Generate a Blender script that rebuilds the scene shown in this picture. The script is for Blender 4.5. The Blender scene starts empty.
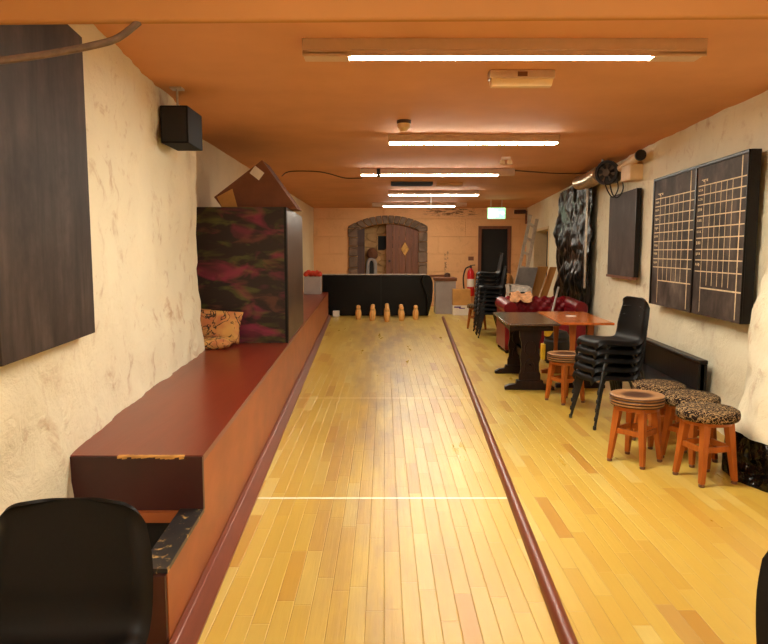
import bpy, bmesh, math, random
from mathutils import Vector, Matrix, noise
random.seed(7)
PI = math.pi
COL = bpy.context.scene.collection

# ------------------------------------------------------------------ camera
F = 670.0
PITCH = math.atan(70 / F)
CP, SP = math.cos(PITCH), math.sin(PITCH)
CAMZ = 1.4
def ray(px, py):
    u = (px - 384) / F; v = (322 - py) / F
    return u, CP + v * SP, -SP + v * CP
def P(px, py, z):
    "point of the photograph that lies at height z"
    a, b, d = ray(px, py); t = (z - CAMZ) / d
    return Vector((a * t, b * t, z))
def Q(px, py, Y):
    "point of the photograph that lies at depth Y"
    a, b, d = ray(px, py); t = Y / b
    return Vector((a * t, Y, CAMZ + d * t))

cam = bpy.data.cameras.new('camera'); camo = bpy.data.objects.new('camera', cam); COL.objects.link(camo)
cam.sensor_width = 36; cam.lens = F / 768 * 36; cam.clip_start = 0.05
camo.location = (0, 0, CAMZ); camo.rotation_euler = (PI / 2 - PITCH, 0, 0)
sc = bpy.context.scene; sc.camera = camo
sc.view_settings.view_transform = 'Standard'; sc.view_settings.look = 'None'
sc.view_settings.gamma = 1; sc.view_settings.use_curve_mapping = False
sc.view_settings.exposure = 0.0
try:
    sc.cycles.use_denoising = True
    sc.cycles.max_bounces = 10; sc.cycles.diffuse_bounces = 6
    sc.cycles.sample_clamp_indirect = 6
except Exception: pass
w = bpy.data.worlds.new('world'); sc.world = w; w.use_nodes = True
w.node_tree.nodes['Background'].inputs[0].default_value = (0, 0, 0, 1)

# ------------------------------------------------------------------ materials
def lin(c):
    out = []
    for v in c[:3]:
        v = v / 255
        out.append(v / 12.92 if v <= .04045 else ((v + .055) / 1.055) ** 2.4)
    return (*out, 1)
class NT:
    def __init__(s, name):
        s.m = bpy.data.materials.new(name); s.m.use_nodes = True
        s.t = s.m.node_tree; s.b = s.t.nodes['Principled BSDF']
        s.tc = s.t.nodes.new('ShaderNodeTexCoord')
    def put(s, sock, v):
        if isinstance(v, bpy.types.NodeSocket): s.t.links.new(v, sock)
        else: sock.default_value = v
    def new(s, typ, **kw):
        n = s.t.nodes.new(typ)
        for k, v in kw.items(): setattr(n, k, v)
        return n
    def math(s, op, a, b=0.0, c=0.0, clamp=False):
        n = s.new('ShaderNodeMath', operation=op, use_clamp=clamp)
        for i, v in enumerate((a, b, c)): s.put(n.inputs[i], v)
        return n.outputs[0]
    def xyz(s, sock=None):
        n = s.new('ShaderNodeSeparateXYZ'); s.t.links.new(sock or s.tc.outputs['Object'], n.inputs[0]); return n.outputs
    def vec(s, x, y, z):
        n = s.new('ShaderNodeCombineXYZ')
        for i, v in enumerate((x, y, z)): s.put(n.inputs[i], v)
        return n.outputs[0]
    def scaled(s, sc3, rot=(0, 0, 0), sock=None):
        n = s.new('ShaderNodeMapping'); n.inputs['Scale'].default_value = sc3; n.inputs['Rotation'].default_value = rot
        s.t.links.new(sock or s.tc.outputs['Object'], n.inputs[0]); return n.outputs[0]
    def noise(s, vec=None, scale=5, detail=4, rough=.55, dist=0):
        n = s.new('ShaderNodeTexNoise'); s.put(n.inputs['Vector'], vec or s.tc.outputs['Object'])
        n.inputs['Scale'].default_value = scale; n.inputs['Detail'].default_value = detail
        n.inputs['Roughness'].default_value = rough; n.inputs['Distortion'].default_value = dist
        return n.outputs['Fac']
    def voronoi(s, vec=None, scale=5, feature='F1', out='Distance'):
        n = s.new('ShaderNodeTexVoronoi', feature=feature); s.put(n.inputs['Vector'], vec or s.tc.outputs['Object'])
        n.inputs['Scale'].default_value = scale; return n.outputs[out]
    def white(s, vec):
        n = s.new('ShaderNodeTexWhiteNoise'); s.put(n.inputs['Vector'], vec); return n.outputs['Value']
    def ramp(s, fac, stops, interp='LINEAR'):
        n = s.new('ShaderNodeValToRGB'); s.put(n.inputs[0], fac); e = n.color_ramp.elements
        n.color_ramp.interpolation = interp
        while len(e) < len(stops): e.new(.5)
        for i, (p, c) in enumerate(stops): e[i].position = p; e[i].color = c if len(c) == 4 and max(c) <= 1 else lin(c)
        return n.outputs[0]
    def step(s, fac, a, b):
        n = s.new('ShaderNodeMapRange'); s.put(n.inputs[0], fac)
        n.inputs[1].default_value = a; n.inputs[2].default_value = b; n.inputs[3].default_value = 0; n.inputs[4].default_value = 1
        return n.outputs[0]
    def mix(s, fac, a, b, mode='MIX'):
        n = s.new('ShaderNodeMix', data_type='RGBA', blend_type=mode)
        s.put(n.inputs[0], fac); s.put(n.inputs[6], a); s.put(n.inputs[7], b); return n.outputs[2]
    def bump(s, h, dist=.01, strength=1):
        n = s.new('ShaderNodeBump'); n.inputs['Distance'].default_value = dist; n.inputs['Strength'].default_value = strength
        s.t.links.new(h, n.inputs['Height']); s.t.links.new(n.outputs[0], s.b.inputs['Normal'])
    def done(s, col=None, rough=None, metal=None, spec=None):
        if col is not None: s.put(s.b.inputs['Base Color'], col)
        if rough is not None: s.put(s.b.inputs['Roughness'], rough)
        if metal is not None: s.put(s.b.inputs['Metallic'], metal)
        if spec is not None: s.put(s.b.inputs['Specular IOR Level'], spec)
        return s.m
def plain(name, c, rough=.5, metal=0, var=.12, scale=12, bump=0, spec=.5, stretch=(1, 1, 1)):
    n = NT(name); c = lin(c)
    f = n.noise(n.scaled(stretch), scale)
    lo = tuple(x * (1 - var * 1.6) for x in c[:3]) + (1,); hi = tuple(min(1, x * (1 + var * 1.6)) for x in c[:3]) + (1,)
    if bump: n.bump(f, bump)
    return n.done(n.ramp(f, [(.3, lo), (.7, hi)]), rough, metal, spec)
def wood(name, c1, c2, rough=.4, stretch=(14, 14, 1.2), scale=2.2, spec=.5):
    n = NT(name)
    f = n.noise(n.scaled(stretch), scale, 6, .6, .4)
    n.bump(f, .0015)
    return n.done(n.ramp(f, [(.25, lin(c1)), (.75, lin(c2))]), rough, 0, spec)
def emit(name, c, k):
    n = NT(name); n.b.inputs['Base Color'].default_value = (0.8, 0.8, 0.8, 1)
    n.b.inputs['Emission Color'].default_value = lin(c); n.b.inputs['Emission Strength'].default_value = k
    return n.m

LANE_L = lambda Y: -.580 - .03867 * Y      # left and right edge of the alley
LANE_R = lambda Y: .518 + .05013 * Y

def floor_mat():
    n = NT('maple_strip_floor'); o = n.xyz(); X, Y = o[0], o[1]
    W, L = .072, .42
    cx = n.math('DIVIDE', X, W); col = n.math('FLOOR', cx); fx = n.math('FRACT', cx)
    off = n.white(n.vec(col, 3.1, 0))
    len_ = n.math('MULTIPLY_ADD', n.white(n.vec(col, 9.7, 0)), .25, L)
    ry = n.math('ADD', n.math('DIVIDE', Y, len_), n.math('MULTIPLY', off, 7.0)); row = n.math('FLOOR', ry); fy = n.math('FRACT', ry)
    rnd = n.white(n.vec(col, row, 1.7))
    base = n.ramp(rnd, [(0, (184, 136, 52)), (.1, (196, 158, 64)), (.45, (202, 168, 70)), (.85, (206, 175, 82)), (1, (211, 187, 106))])
    dark = n.math('GREATER_THAN', n.white(n.vec(col, row, 8.2)), .975)
    base = n.mix(n.math('MULTIPLY', dark, .45), base, lin((156, 84, 34)))
    grain = n.noise(n.scaled((40, 2, 1)), 1.6, 5)
    base = n.mix(n.math('MULTIPLY', grain, .22), base, lin((168, 130, 54)))
    # joints
    ex = n.math('MINIMUM', fx, n.math('SUBTRACT', 1.0, fx)); ey = n.math('MULTIPLY', n.math('MINIMUM', fy, n.math('SUBTRACT', 1.0, fy)), 6.0)
    e = n.math('MINIMUM', ex, ey)
    joint = n.math('SUBTRACT', 1.0, n.step(e, .0, .035))
    base = n.mix(n.math('MULTIPLY', joint, .16), base, lin((140, 84, 30)))
    # worn grey streak down the middle of the alley, from balls and feet
    le = n.math('MULTIPLY_ADD', Y, -.03867, -.580); re = n.math('MULTIPLY_ADD', Y, .05013, .518)
    mid = n.math('MULTIPLY', n.math('ADD', le, re), .5)
    half = n.math('MULTIPLY', n.math('SUBTRACT', re, le), .5)
    t = n.math('DIVIDE', n.math('ABSOLUTE', n.math('SUBTRACT', X, mid)), half)
    wear = n.math('SUBTRACT', 1.0, n.step(t, .15, .85))
    wn = n.noise(n.scaled((3.2, .55, 1)), 1.4, 6, .65)
    wear = n.math('MULTIPLY', n.step(wn, .32, .62), wear)
    wear = n.math('MULTIPLY', wear, n.math('SUBTRACT', 1.0, n.math('MULTIPLY', n.step(Y, 5.0, 2.0), .35)))  # wear thinned towards the front, painting in the paleness of bright light
    base = n.mix(n.math('MULTIPLY', wear, .8), base, lin((140, 112, 84)))
    # scuffs
    sc_ = n.step(n.noise(n.scaled((9, 5, 1)), 2.2, 5, .7), .66, .74)
    base = n.mix(n.math('MULTIPLY', sc_, .35), base, lin((150, 92, 40)))
    inl = n.math('LESS_THAN', t, 1.0)
    def line(y0, w, k, c):
        nonlocal base
        d = n.math('LESS_THAN', n.math('ABSOLUTE', n.math('SUBTRACT', Y, y0)), w)
        base = n.mix(n.math('MULTIPLY', n.math('MULTIPLY', d, inl), k), base, lin(c))
    line(3.708, .0125, .95, (245, 232, 205)); line(6.349, .016, .5, (240, 215, 160))
    n.bump(n.math('SUBTRACT', grain, n.math('MULTIPLY', joint, 1.2)), .0012)
    r = n.math('MULTIPLY_ADD', wn, .16, .22)
    return n.done(base, r, 0, .5)

def wall_mat(name, c, dirt, amt=.5, brick=0, cracks=False):
    n = NT(name)
    big = n.noise(None, 1.1, 6, .6); fine = n.noise(None, 26, 6, .7); med = n.noise(None, 6, 8, .65, .6)
    base = n.mix(n.step(big, .38, .7), lin(c), tuple(x * .9 for x in lin(c)[:3]) + (1,))
    d = n.math('MULTIPLY', n.step(med, .55, .68), n.step(big, .42, .60))
    base = n.mix(n.math('MULTIPLY', d, amt), base, lin(dirt))
    spot = n.step(n.noise(None, 9, 6, .78, .3), .63, .72)
    base = n.mix(n.math('MULTIPLY', spot, amt * .8), base, lin(dirt))
    h = n.math('ADD', n.math('MULTIPLY', fine, .35), n.math('MULTIPLY', med, .9))
    if brick:
        b = n.new('ShaderNodeTexBrick'); o = n.xyz(); n.put(b.inputs['Vector'], n.vec(o[0], o[2], 0))
        b.inputs['Scale'].default_value = 1; b.inputs['Brick Width'].default_value = 1.4; b.inputs['Row Height'].default_value = .45
        b.inputs['Mortar Size'].default_value = .008; b.inputs['Mortar Smooth'].default_value = .4
        h = n.math('SUBTRACT', h, n.math('MULTIPLY', b.outputs['Fac'], .6))
    if cracks:
        o = n.xyz(); X, Z = o[0], o[2]
        cr = n.step(n.noise(n.vec(n.math('MULTIPLY', X, 3.0), 0.0, n.math('MULTIPLY', Z, 16.0)), 1.5, 7, .75, .5), .5, .56)
        m1 = n.math('MULTIPLY', n.step(Z, 2.28, 2.36), n.step(X, .95, 1.2))
        m1 = n.math('MULTIPLY', m1, n.math('SUBTRACT', 1.0, n.step(X, 2.2, 2.5)))
        col1 = n.math('SUBTRACT', 1.0, n.step(n.math('ABSOLUTE', n.math('SUBTRACT', X, 1.61)), .03, .06))
        m2 = n.math('MULTIPLY', col1, n.math('MULTIPLY', n.step(Z, .8, .85), n.math('SUBTRACT', 1.0, n.step(Z, 1.38, 1.45))))
        cr2 = n.step(n.noise(n.vec(n.math('MULTIPLY', X, 6.0), 0.0, n.math('MULTIPLY', Z, 6.0)), 1.6, 6, .7), .46, .56)
        f = n.math('ADD', n.math('MULTIPLY', cr, m1), n.math('MULTIPLY', cr2, m2), clamp=True)
        base = n.mix(n.math('MULTIPLY', f, .85), base, lin((66, 40, 26)))
    n.bump(h, .022, 1)
    return n.done(base, .75, 0, .25)

def board_mat(name, c, chalk, k=.35, st=(9, 9, .9)):
    n = NT(name)
    f = n.noise(n.scaled(st), 1.5, 7, .65, .2); g = n.noise(None, 2.2, 5, .7)
    m = n.math('MULTIPLY', n.step(f, .36, .68), n.step(g, .28, .62))
    return n.done(n.mix(n.math('MULTIPLY', m, k), lin(c), lin(chalk)), .6, 0, .2)

def graffiti_mat():
    n = NT('dark_board_with_magenta_and_green_strokes')
    v = n.scaled((3.0, 3.0, 6.0)); base = lin((30, 16, 12))
    a = n.step(n.noise(v, 1.0, 3, .5, .8), .50, .72)
    b = n.step(n.noise(n.scaled((3.0, 3, 8), (0, 0, .6)), 1.25, 3, .5, .6), .52, .74)
    c = n.step(n.noise(n.scaled((4, 4, 9), (0, 0, 1.6)), 1.1, 3, .5, .5), .58, .7)
    col = n.mix(n.math('MULTIPLY', b, .75), base, lin((92, 92, 32)))
    col = n.mix(n.math('MULTIPLY', a, .8), col, lin((132, 34, 66)))
    col = n.mix(n.math('MULTIPLY', c, .4), col, lin((112, 62, 44)))
    return n.done(col, .5, 0, .4)

def leopard_mat():
    n = NT('dark_fabric_with_tan_squiggles')
    v = n.noise(n.scaled((1, 1, 1)), 30, 2, .5, 1.8)
    f = n.step(n.math('ABSOLUTE', n.math('SUBTRACT', v, .5)), .02, .045)
    return n.done(n.mix(f, lin((168, 138, 98)), lin((36, 25, 22))), .9, 0, .1)

def ring_wood():
    n = NT('striped_brown_seat_cover'); z = n.xyz()[2]
    s = n.math('SINE', n.math('MULTIPLY', z, 330.0)); g = n.noise(None, 30, 4)
    c = n.mix(n.step(s, -.2, .3), lin((66, 40, 24)), lin((164, 120, 78)))
    return n.done(n.mix(n.math('MULTIPLY', g, .4), c, lin((96, 62, 38))), .5, 0, .3)

def cushion_mat():
    n = NT('tan_patterned_fabric')
    v = n.noise(None, 7, 3, .5, 1.6)
    f = n.step(n.math('ABSOLUTE', n.math('SUBTRACT', v, .5)), .015, .04)
    c = n.mix(n.step(n.noise(None, 6, 2), .4, .6), lin((196, 148, 84)), lin((178, 110, 72)))
    return n.done(n.mix(f, lin((62, 52, 44)), c), .9, 0, .1)

def skittle_mat():
    n = NT('turned_pale_wood'); z = n.xyz()[2]; g = n.noise(n.scaled((20, 20, 2)), 2, 4)
    c = n.ramp(g, [(.3, (214, 150, 78)), (.7, (236, 184, 108))])
    ring = n.math('LESS_THAN', n.math('ABSOLUTE', n.math('SUBTRACT', z, .222)), .007)
    return n.done(n.mix(n.math('MULTIPLY', ring, .7), c, lin((96, 52, 24))), .35, 0, .5)

def stone_mat(name, a, b, sc=3.0):
    n = NT(name); f = n.noise(None, 5, 7, .7)
    v = n.voronoi(n.scaled((1, 1, 1.7)), sc, 'DISTANCE_TO_EDGE')
    c = n.ramp(f, [(.3, a), (.7, b)])
    m = n.math('SUBTRACT', 1.0, n.step(v, .0, .05))
    n.bump(n.math('SUBTRACT', f, m), .02)
    return n.done(n.mix(n.math('MULTIPLY', m, .4), c, tuple(x * .4 for x in lin(a)[:3]) + (1,)), .85, 0, .2)

def plastic_sheet():
    n = NT('crumpled_black_polythene')
    v = n.voronoi(n.scaled((1, 1, .8)), 4.5, 'F1'); v2 = n.voronoi(n.scaled((1.3, 1, 1)), 12, 'F1'); f = n.noise(None, 3.5, 3, .6, 1.2)
    n.bump(n.math('ADD', n.math('MULTIPLY', v, 1.0), n.math('ADD', n.math('MULTIPLY', v2, .4), f)), .11, 1)
    return n.done(lin((8, 7, 6)), .2, 0, .35)

M = {}
M['floor'] = floor_mat()
M['wall'] = wall_mat('cream_limewash', (236, 226, 198), (170, 122, 72), .62)
M['wallfar'] = wall_mat('cream_limewash_far_wall', (234, 178, 124), (140, 92, 52), .3, 1, True)
M['wallsm'] = wall_mat('cream_paint_smooth', (230, 206, 164), (150, 104, 60), .15)
M['ceil'] = plain('peach_ceiling_paint', (208, 150, 106), .8, var=.05, scale=1.4, spec=.2)
M['beam'] = plain('peach_beam_paint', (178, 124, 70), .8, var=.04, scale=2, spec=.2)
M['black'] = plain('black_plastic', (11, 8, 7), .5, var=.08, scale=30, spec=.2)
M['blackframe'] = plain('black_painted_steel', (15, 13, 13), .45, var=.1)
M['blackwood'] = wood('black_painted_wood', (11, 8, 8), (22, 16, 15), .35, spec=.25)
M['ledgetop'] = wood('red_brown_painted_boards', (104, 36, 20), (126, 48, 28), .3, (5, .6, 5), 2, .35)
M['ledgefront'] = plain('tan_brown_painted_ply', (152, 82, 40), .45, var=.1, scale=3, stretch=(1, 1, 2))
M['ledgedark'] = plain('dark_maroon_paint', (58, 22, 20), .4, var=.15, scale=5)
M['raw'] = plain('raw_chipped_timber', (196, 144, 70), .7, var=.2, scale=20)
M['strip'] = NT('black_paint_worn_strip')
_n = M['strip']; _f = _n.step(_n.noise(None, 22, 6, .7), .58, .64)
M['strip'] = _n.done(_n.mix(_f, lin((36, 34, 36)), lin((186, 150, 90))), .4)
M['kerb'] = wood('dark_red_brown_kerb', (96, 44, 28), (126, 64, 42), .3, (3, .4, 3), 4)
M['orange'] = wood('orange_stained_wood', (150, 78, 28), (182, 102, 40), .35, spec=.3)
M['glide'] = plain('brown_glide', (110, 74, 56), .5)
M['tableorange'] = wood('polished_orange_wood', (186, 92, 30), (212, 116, 46), .16, (12, 1.2, 12))
M['darkwood'] = wood('dark_oak', (24, 13, 9), (46, 25, 17), .42, spec=.2)
M['tabledark'] = wood('dark_polished_table_top', (66, 48, 38), (98, 74, 58), .18, (12, 1.2, 12))
M['ring'] = ring_wood(); M['leopard'] = leopard_mat(); M['cushion'] = cushion_mat()
M['skittle'] = skittle_mat()
M['graffiti'] = graffiti_mat()
M['cupside'] = wood('weathered_grey_brown_boards', (42, 29, 23), (84, 62, 48), .35, (10, 10, .8), spec=.3)
M['chalkleft'] = board_mat('dusty_brown_black_chalkboard', (42, 32, 28), (124, 108, 98), .42, (5, 5, .8))
M['chalk'] = board_mat('smeared_black_chalkboard', (46, 36, 32), (150, 132, 118), .5, (3, 3, 2))
M['chalkgrey'] = board_mat('grey_smeared_chalkboard', (62, 50, 46), (120, 104, 96), .4, (3, 3, 2))
M['line'] = plain('cream_painted_line', (222, 198, 158), .7, var=.15, scale=30)
M['whitemetal'] = plain('white_enamel', (236, 226, 214), .4, var=.03)
M['fitmetal'] = plain('cream_enamel', (204, 172, 144), .4, var=.03)
M['reflect'] = plain('white_reflector', (240, 236, 230), .25, var=.02)
M['tube'] = emit('fluorescent_tube', (255, 250, 231), 120)
M['tubefar'] = emit('bright_fluorescent_tube', (255, 250, 231), 108)
M['tubebare'] = emit('rear_fluorescent_tube', (255, 250, 231), 60)
M['dark'] = plain('near_black', (10, 8, 8), .7)
M['speaker'] = plain('black_speaker_vinyl', (10, 8, 8), .6, var=.1, scale=60, spec=.15)
M['card'] = plain('brown_cardboard', (114, 68, 42), .8, var=.1, scale=6)
M['cardpale'] = plain('pale_cardboard', (196, 144, 78), .8, var=.08, scale=6)
M['paper'] = plain('white_paper', (232, 222, 208), .7, var=.04)
M['purple'] = plain('purple_print', (88, 44, 120), .6)
M['leather'] = plain('oxblood_leather', (112, 16, 25), .32, var=.15, scale=8, spec=.3)
M['red'] = plain('fire_red_enamel', (206, 24, 26), .3, var=.05)
M['rubber'] = plain('black_rubber', (24, 20, 19), .6)
M['cream'] = plain('cream_plastic', (224, 190, 142), .5, var=.04)
M['grey'] = plain('grey_laminate', (168, 156, 150), .5, var=.06, scale=4)
M['greypanel'] = plain('grey_hardboard', (156, 148, 142), .6, var=.15, scale=5)
M['plank'] = wood('yellow_pine', (186, 122, 56), (206, 146, 76), .5)
M['fanmetal'] = plain('dull_grey_brown_metal', (88, 74, 62), .5, .2, var=.12)
M['alu'] = plain('dull_aluminium', (182, 172, 162), .35, .6, var=.15)
M['foil'] = plain('crinkled_foil', (214, 186, 150), .3, .7, var=.2, scale=14)
M['stone'] = stone_mat('grey_brown_dressed_stone', (104, 84, 70), (136, 112, 94), 1.0)
M['rubble'] = stone_mat('tan_rubble_stone', (196, 148, 96), (222, 176, 122), 3.4)
M['doorwood'] = wood('old_brown_planks', (92, 50, 30), (138, 84, 52), .6, (10, 10, .8))
M['doordark'] = wood('dark_brown_planks', (58, 33, 24), (82, 48, 34), .6, (10, 10, .8))
M['poly'] = plastic_sheet()
_n = NT('glossy_black_polythene'); _n.bump(_n.noise(None, 9, 3), .02, .6); M['poly2'] = _n.done(lin((9, 8, 7)), .3, 0, .25)
M['yellow'] = plain('yellow_plastic', (226, 182, 40), .45)
M['tan'] = plain('tan_garment', (206, 150, 104), .9, var=.25, scale=14, bump=.01)
M['cable'] = plain('brown_rope', (96, 74, 56), .6, var=.2, scale=40)
M['darkcable'] = plain('dark_cable', (60, 38, 26), .6)
M['redcloth'] = plain('red_orange_cloth', (204, 66, 42), .8, var=.25, scale=20)
M['signgreen'] = emit('lit_green_sign_face', (120, 236, 160), 2.4)
M['signwhite'] = emit('lit_white_pictogram', (240, 255, 236), 3.2)
M['bag'] = plain('crumpled_pale_plastic', (206, 194, 180), .5, var=.2, scale=18, bump=.02)

# ------------------------------------------------------------------ mesh builder
class MB:
    def __init__(s): s.bm = bmesh.new()
    def verts(s, pts): return [s.bm.verts.new(p) for p in pts]
    def face(s, vs, mi=0):
        try: f = s.bm.faces.new(vs); f.material_index = mi; return f
        except ValueError: return None
    def hexa(s, p, mi=0):
        "8 points: bottom loop of four, then top loop of four"
        v = s.verts(p)
        for q in ((3, 2, 1, 0), (4, 5, 6, 7), (0, 1, 5, 4), (1, 2, 6, 5), (2, 3, 7, 6), (3, 0, 4, 7)): s.face([v[i] for i in q], mi)
        return s
    def box(s, x0, x1, y0, y1, z0, z1, mi=0):
        return s.hexa([(x0, y0, z0), (x1, y0, z0), (x1, y1, z0), (x0, y1, z0), (x0, y0, z1), (x1, y0, z1), (x1, y1, z1), (x0, y1, z1)], mi)
    def taper(s, a, b, sa, sb, mi=0):
        "square bar from a (half width sa) to b (half width sb), squares in the horizontal plane"
        g = lambda p, h: [(p[0] - h, p[1] - h, p[2]), (p[0] + h, p[1] - h, p[2]), (p[0] + h, p[1] + h, p[2]), (p[0] - h, p[1] + h, p[2])]
        lo, hi = (a, sa), (b, sb)
        if a[2] > b[2]: lo, hi = hi, lo
        return s.hexa(g(*lo) + g(*hi), mi)
    def bar(s, a, b, w, h, mi=0, up=(0, 0, 1)):
        a, b = Vector(a), Vector(b); d = (b - a).normalized(); up = Vector(up)
        r = d.cross(up).normalized() * (w / 2); u = r.cross(d).normalized() * (h / 2)
        return s.hexa([a - r - u, a + r - u, b + r - u, b - r - u, a - r + u, a + r + u, b + r + u, b - r + u], mi)
    def prism(s, poly, vec, mi=0):
        "polygon (3D points) swept along vec"
        n = len(poly); a = s.verts(poly); b = s.verts([Vector(p) + Vector(vec) for p in poly])
        s.face(a[::-1], mi); s.face(b, mi)
        for i in range(n): s.face([a[i], a[(i + 1) % n], b[(i + 1) % n], b[i]], mi)
        return s
    def loft(s, A, B, mi=0):
        n = len(A); a = s.verts(A); b = s.verts(B)
        s.face(a[::-1], mi); s.face(b, mi)
        for i in range(n): s.face([a[i], a[(i + 1) % n], b[(i + 1) % n], b[i]], mi)
        return s
    def path(s, pts, r, n=8, mi=0, closed=False):
        pts = [Vector(p) for p in pts]; rings = []; prev = None
        for i, p in enumerate(pts):
            d = (pts[min(i + 1, len(pts) - 1)] - pts[max(i - 1, 0)]).normalized()
            if prev is None:
                t = Vector((0, 0, 1)) if abs(d.z) < .9 else Vector((1, 0, 0)); u = d.cross(t).normalized()
            else: u = (prev - d * prev.dot(d)).normalized()
            prev = u; v = d.cross(u); rr = r[i] if isinstance(r, (list, tuple)) else r
            rings.append(s.verts([p + (u * math.cos(k * 2 * PI / n) + v * math.sin(k * 2 * PI / n)) * rr for k in range(n)]))
        for a, b in zip(rings, rings[1:]):
            for k in range(n): s.face([a[k], a[(k + 1) % n], b[(k + 1) % n], b[k]], mi)
        s.face(rings[0][::-1], mi); s.face(rings[-1], mi); return s
    def lathe(s, prof, n=24, c=(0, 0, 0), mi=0, axis='z'):
        rings = []
        for r, z in prof:
            rings.append(s.verts([(c[0] + r * math.cos(k * 2 * PI / n), c[1] + r * math.sin(k * 2 * PI / n), c[2] + z) for k in range(n)]))
        for a, b in zip(rings, rings[1:]):
            for k in range(n): s.face([a[k], a[(k + 1) % n], b[(k + 1) % n], b[k]], mi)
        s.face(rings[0][::-1], mi); s.face(rings[-1], mi); return s
    def grid(s, nu, nv, f, mi=0, skip=None):
        g = [[s.bm.verts.new(f(i / nu, j / nv)) for j in range(nv + 1)] for i in range(nu + 1)]
        for i in range(nu):
            for j in range(nv):
                if skip and skip((i + .5) / nu, (j + .5) / nv): continue
                s.face([g[i][j], g[i + 1][j], g[i + 1][j + 1], g[i][j + 1]], mi)
        return s
    def move(s, m):
        bmesh.ops.transform(s.bm, matrix=m, verts=s.bm.verts); return s
    def build(s, name, mats, parent=None, world=False, bevel=0, sharp=35, solid=0, offset=-1, recalc=True, subsurf=0):
        if not isinstance(mats, (list, tuple)): mats = [mats]
        bm = s.bm
        if recalc: bmesh.ops.recalc_face_normals(bm, faces=bm.faces)
        if world and parent is not None: bmesh.ops.translate(bm, verts=bm.verts, vec=-parent.location)
        bm.normal_update()
        for f in bm.faces: f.smooth = True
        for e in bm.edges:
            if len(e.link_faces) != 2 or e.calc_face_angle(0) > math.radians(sharp): e.smooth = False
        me = bpy.data.meshes.new(name); bm.to_mesh(me); bm.free()
        for m in mats: me.materials.append(m)
        o = bpy.data.objects.new(name, me); COL.objects.link(o)
        if parent is not None: o.parent = parent
        if solid:
            md = o.modifiers.new('solid', 'SOLIDIFY'); md.thickness = solid; md.offset = offset
        if subsurf:
            md = o.modifiers.new('sub', 'SUBSURF'); md.levels = subsurf; md.render_levels = subsurf
        if bevel:
            md = o.modifiers.new('bevel', 'BEVEL'); md.width = bevel; md.segments = 2; md.limit_method = 'ANGLE'; md.angle_limit = math.radians(40)
        return o

def thing(name, label, cat, loc=(0, 0, 0), rz=0, group=None):
    o = bpy.data.objects.new(name, None); COL.objects.link(o); o.empty_display_size = .1
    o.location = loc; o.rotation_euler = (0, 0, rz); tag(o, label, cat, group); return o
def tag(o, label, cat, group=None):
    o['label'] = label; o['category'] = cat
    if group: o['group'] = group
    return o
def struct(o): o['kind'] = 'structure'; return o
def dup(root, loc, rz, label, group=None, rx=None):
    r = root.copy(); COL.objects.link(r); r.location = loc; r.rotation_euler = (0, 0, rz); tag(r, label, r['category'], group or root.get('group'))
    for ch in list(root.children):
        c = ch.copy(); COL.objects.link(c); c.parent = r
        for g in ch.children:
            d = g.copy(); COL.objects.link(d); d.parent = c
    return r
def nz(p, s, seed=0): return noise.noise(Vector((p[0] * s + seed, p[1] * s - seed * 1.7, p[2] * s + seed * .3)))

# ------------------------------------------------------------------ the room shell
CZ = 2.52; FARY = 17.36; LZ = .545
def wl(Y): return -1.435 - .1026 * (Y - 3.474)                       # left wall, splayed
def wr(Y):                                                           # right wall
    if Y < 4.782: return 2.659 + .0635 * (Y - 4.782)
    if Y < 7.411: return 2.659 + .0635 * (Y - 4.782)
    return 2.826 + .0839 * (Y - 7.411)
WLEND = 5.93

struct(MB().box(-2.6, 4.4, -3.4, 18.6, -.12, 0).build('floor', M['floor']))
struct(MB().box(-2.6, 4.4, -3.4, 18.6, CZ, CZ + .12).build('ceiling', M['ceil']))

def left_f(u, v):
    Y = -3.3 + u * (WLEND + 3.3); z = v * CZ; x = wl(Y)
    bulge = (.05 + .05 * max(0, min(1, (Y - 3) / 2.5))) * max(0, 1 - z / 1.3) ** 1.3 + .06 * max(0, min(1, (Y - 4) / 1.9))
    p = (x, Y, z); d = .022 * nz(p, 1.6) + .020 * nz(p, 4.5, 3) + .011 * nz(p, 11, 5)
    edge = max(0, (u - .985) / .015)
    return (x + bulge + d - .03 * edge ** 2, Y, z)
mb = MB(); mb.grid(200, 52, left_f)
# far end of this wall, where the room steps back to the left
g = [left_f(1, j / 52) for j in range(53)]
a = mb.verts(g); b = mb.verts([(-2.15, q[1], q[2]) for q in g])
for i in range(52): mb.face([a[i], b[i], b[i + 1], a[i + 1]])
struct(mb.build('wall_left', M['wall'], recalc=False, sharp=70))
def recess_f(u, v):
    p = (-1.93, WLEND - .2 + u * (FARY + .2 - WLEND), v * CZ)
    return (p[0] + .012 * nz(p, 2) , p[1], p[2])
struct(MB().grid(60, 14, recess_f).build('wall_left_recess', M['wallsm'], solid=.12, offset=1, recalc=False))

NY0, NY1, NZ0, NZ1 = 13.75, 15.75, .55, 1.87                         # niche in the right wall
ys = [-3.3 + i * .0775 for i in range(160)]; ys = [y for y in ys if y < 9.0] + [9.0 + i * .25 for i in range(34)] + [FARY + .02]
ys = sorted([y for y in ys if min(abs(y - NY0), abs(y - NY1)) > .1] + [NY0, NY1])
zs = sorted([i * CZ / 40 for i in range(41) if min(abs(i * CZ / 40 - NZ0), abs(i * CZ / 40 - NZ1)) > .02] + [NZ0, NZ1])
def right_p(Y, z):
    p = (wr(Y), Y, z); k = 1 if Y < 8.5 else max(.15, 1 - (Y - 8.5) * .8)
    d = (.026 * nz(p, 1.5, 11) + .022 * nz(p, 4.2, 7) + .011 * nz(p, 11, 2)) * k
    bulge = .06 * max(0, 1 - z / 1.0) * k
    return (p[0] - bulge - d, Y, z)
mb = MB(); gv = [[mb.bm.verts.new(right_p(y, z)) for z in zs] for y in ys]
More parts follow.
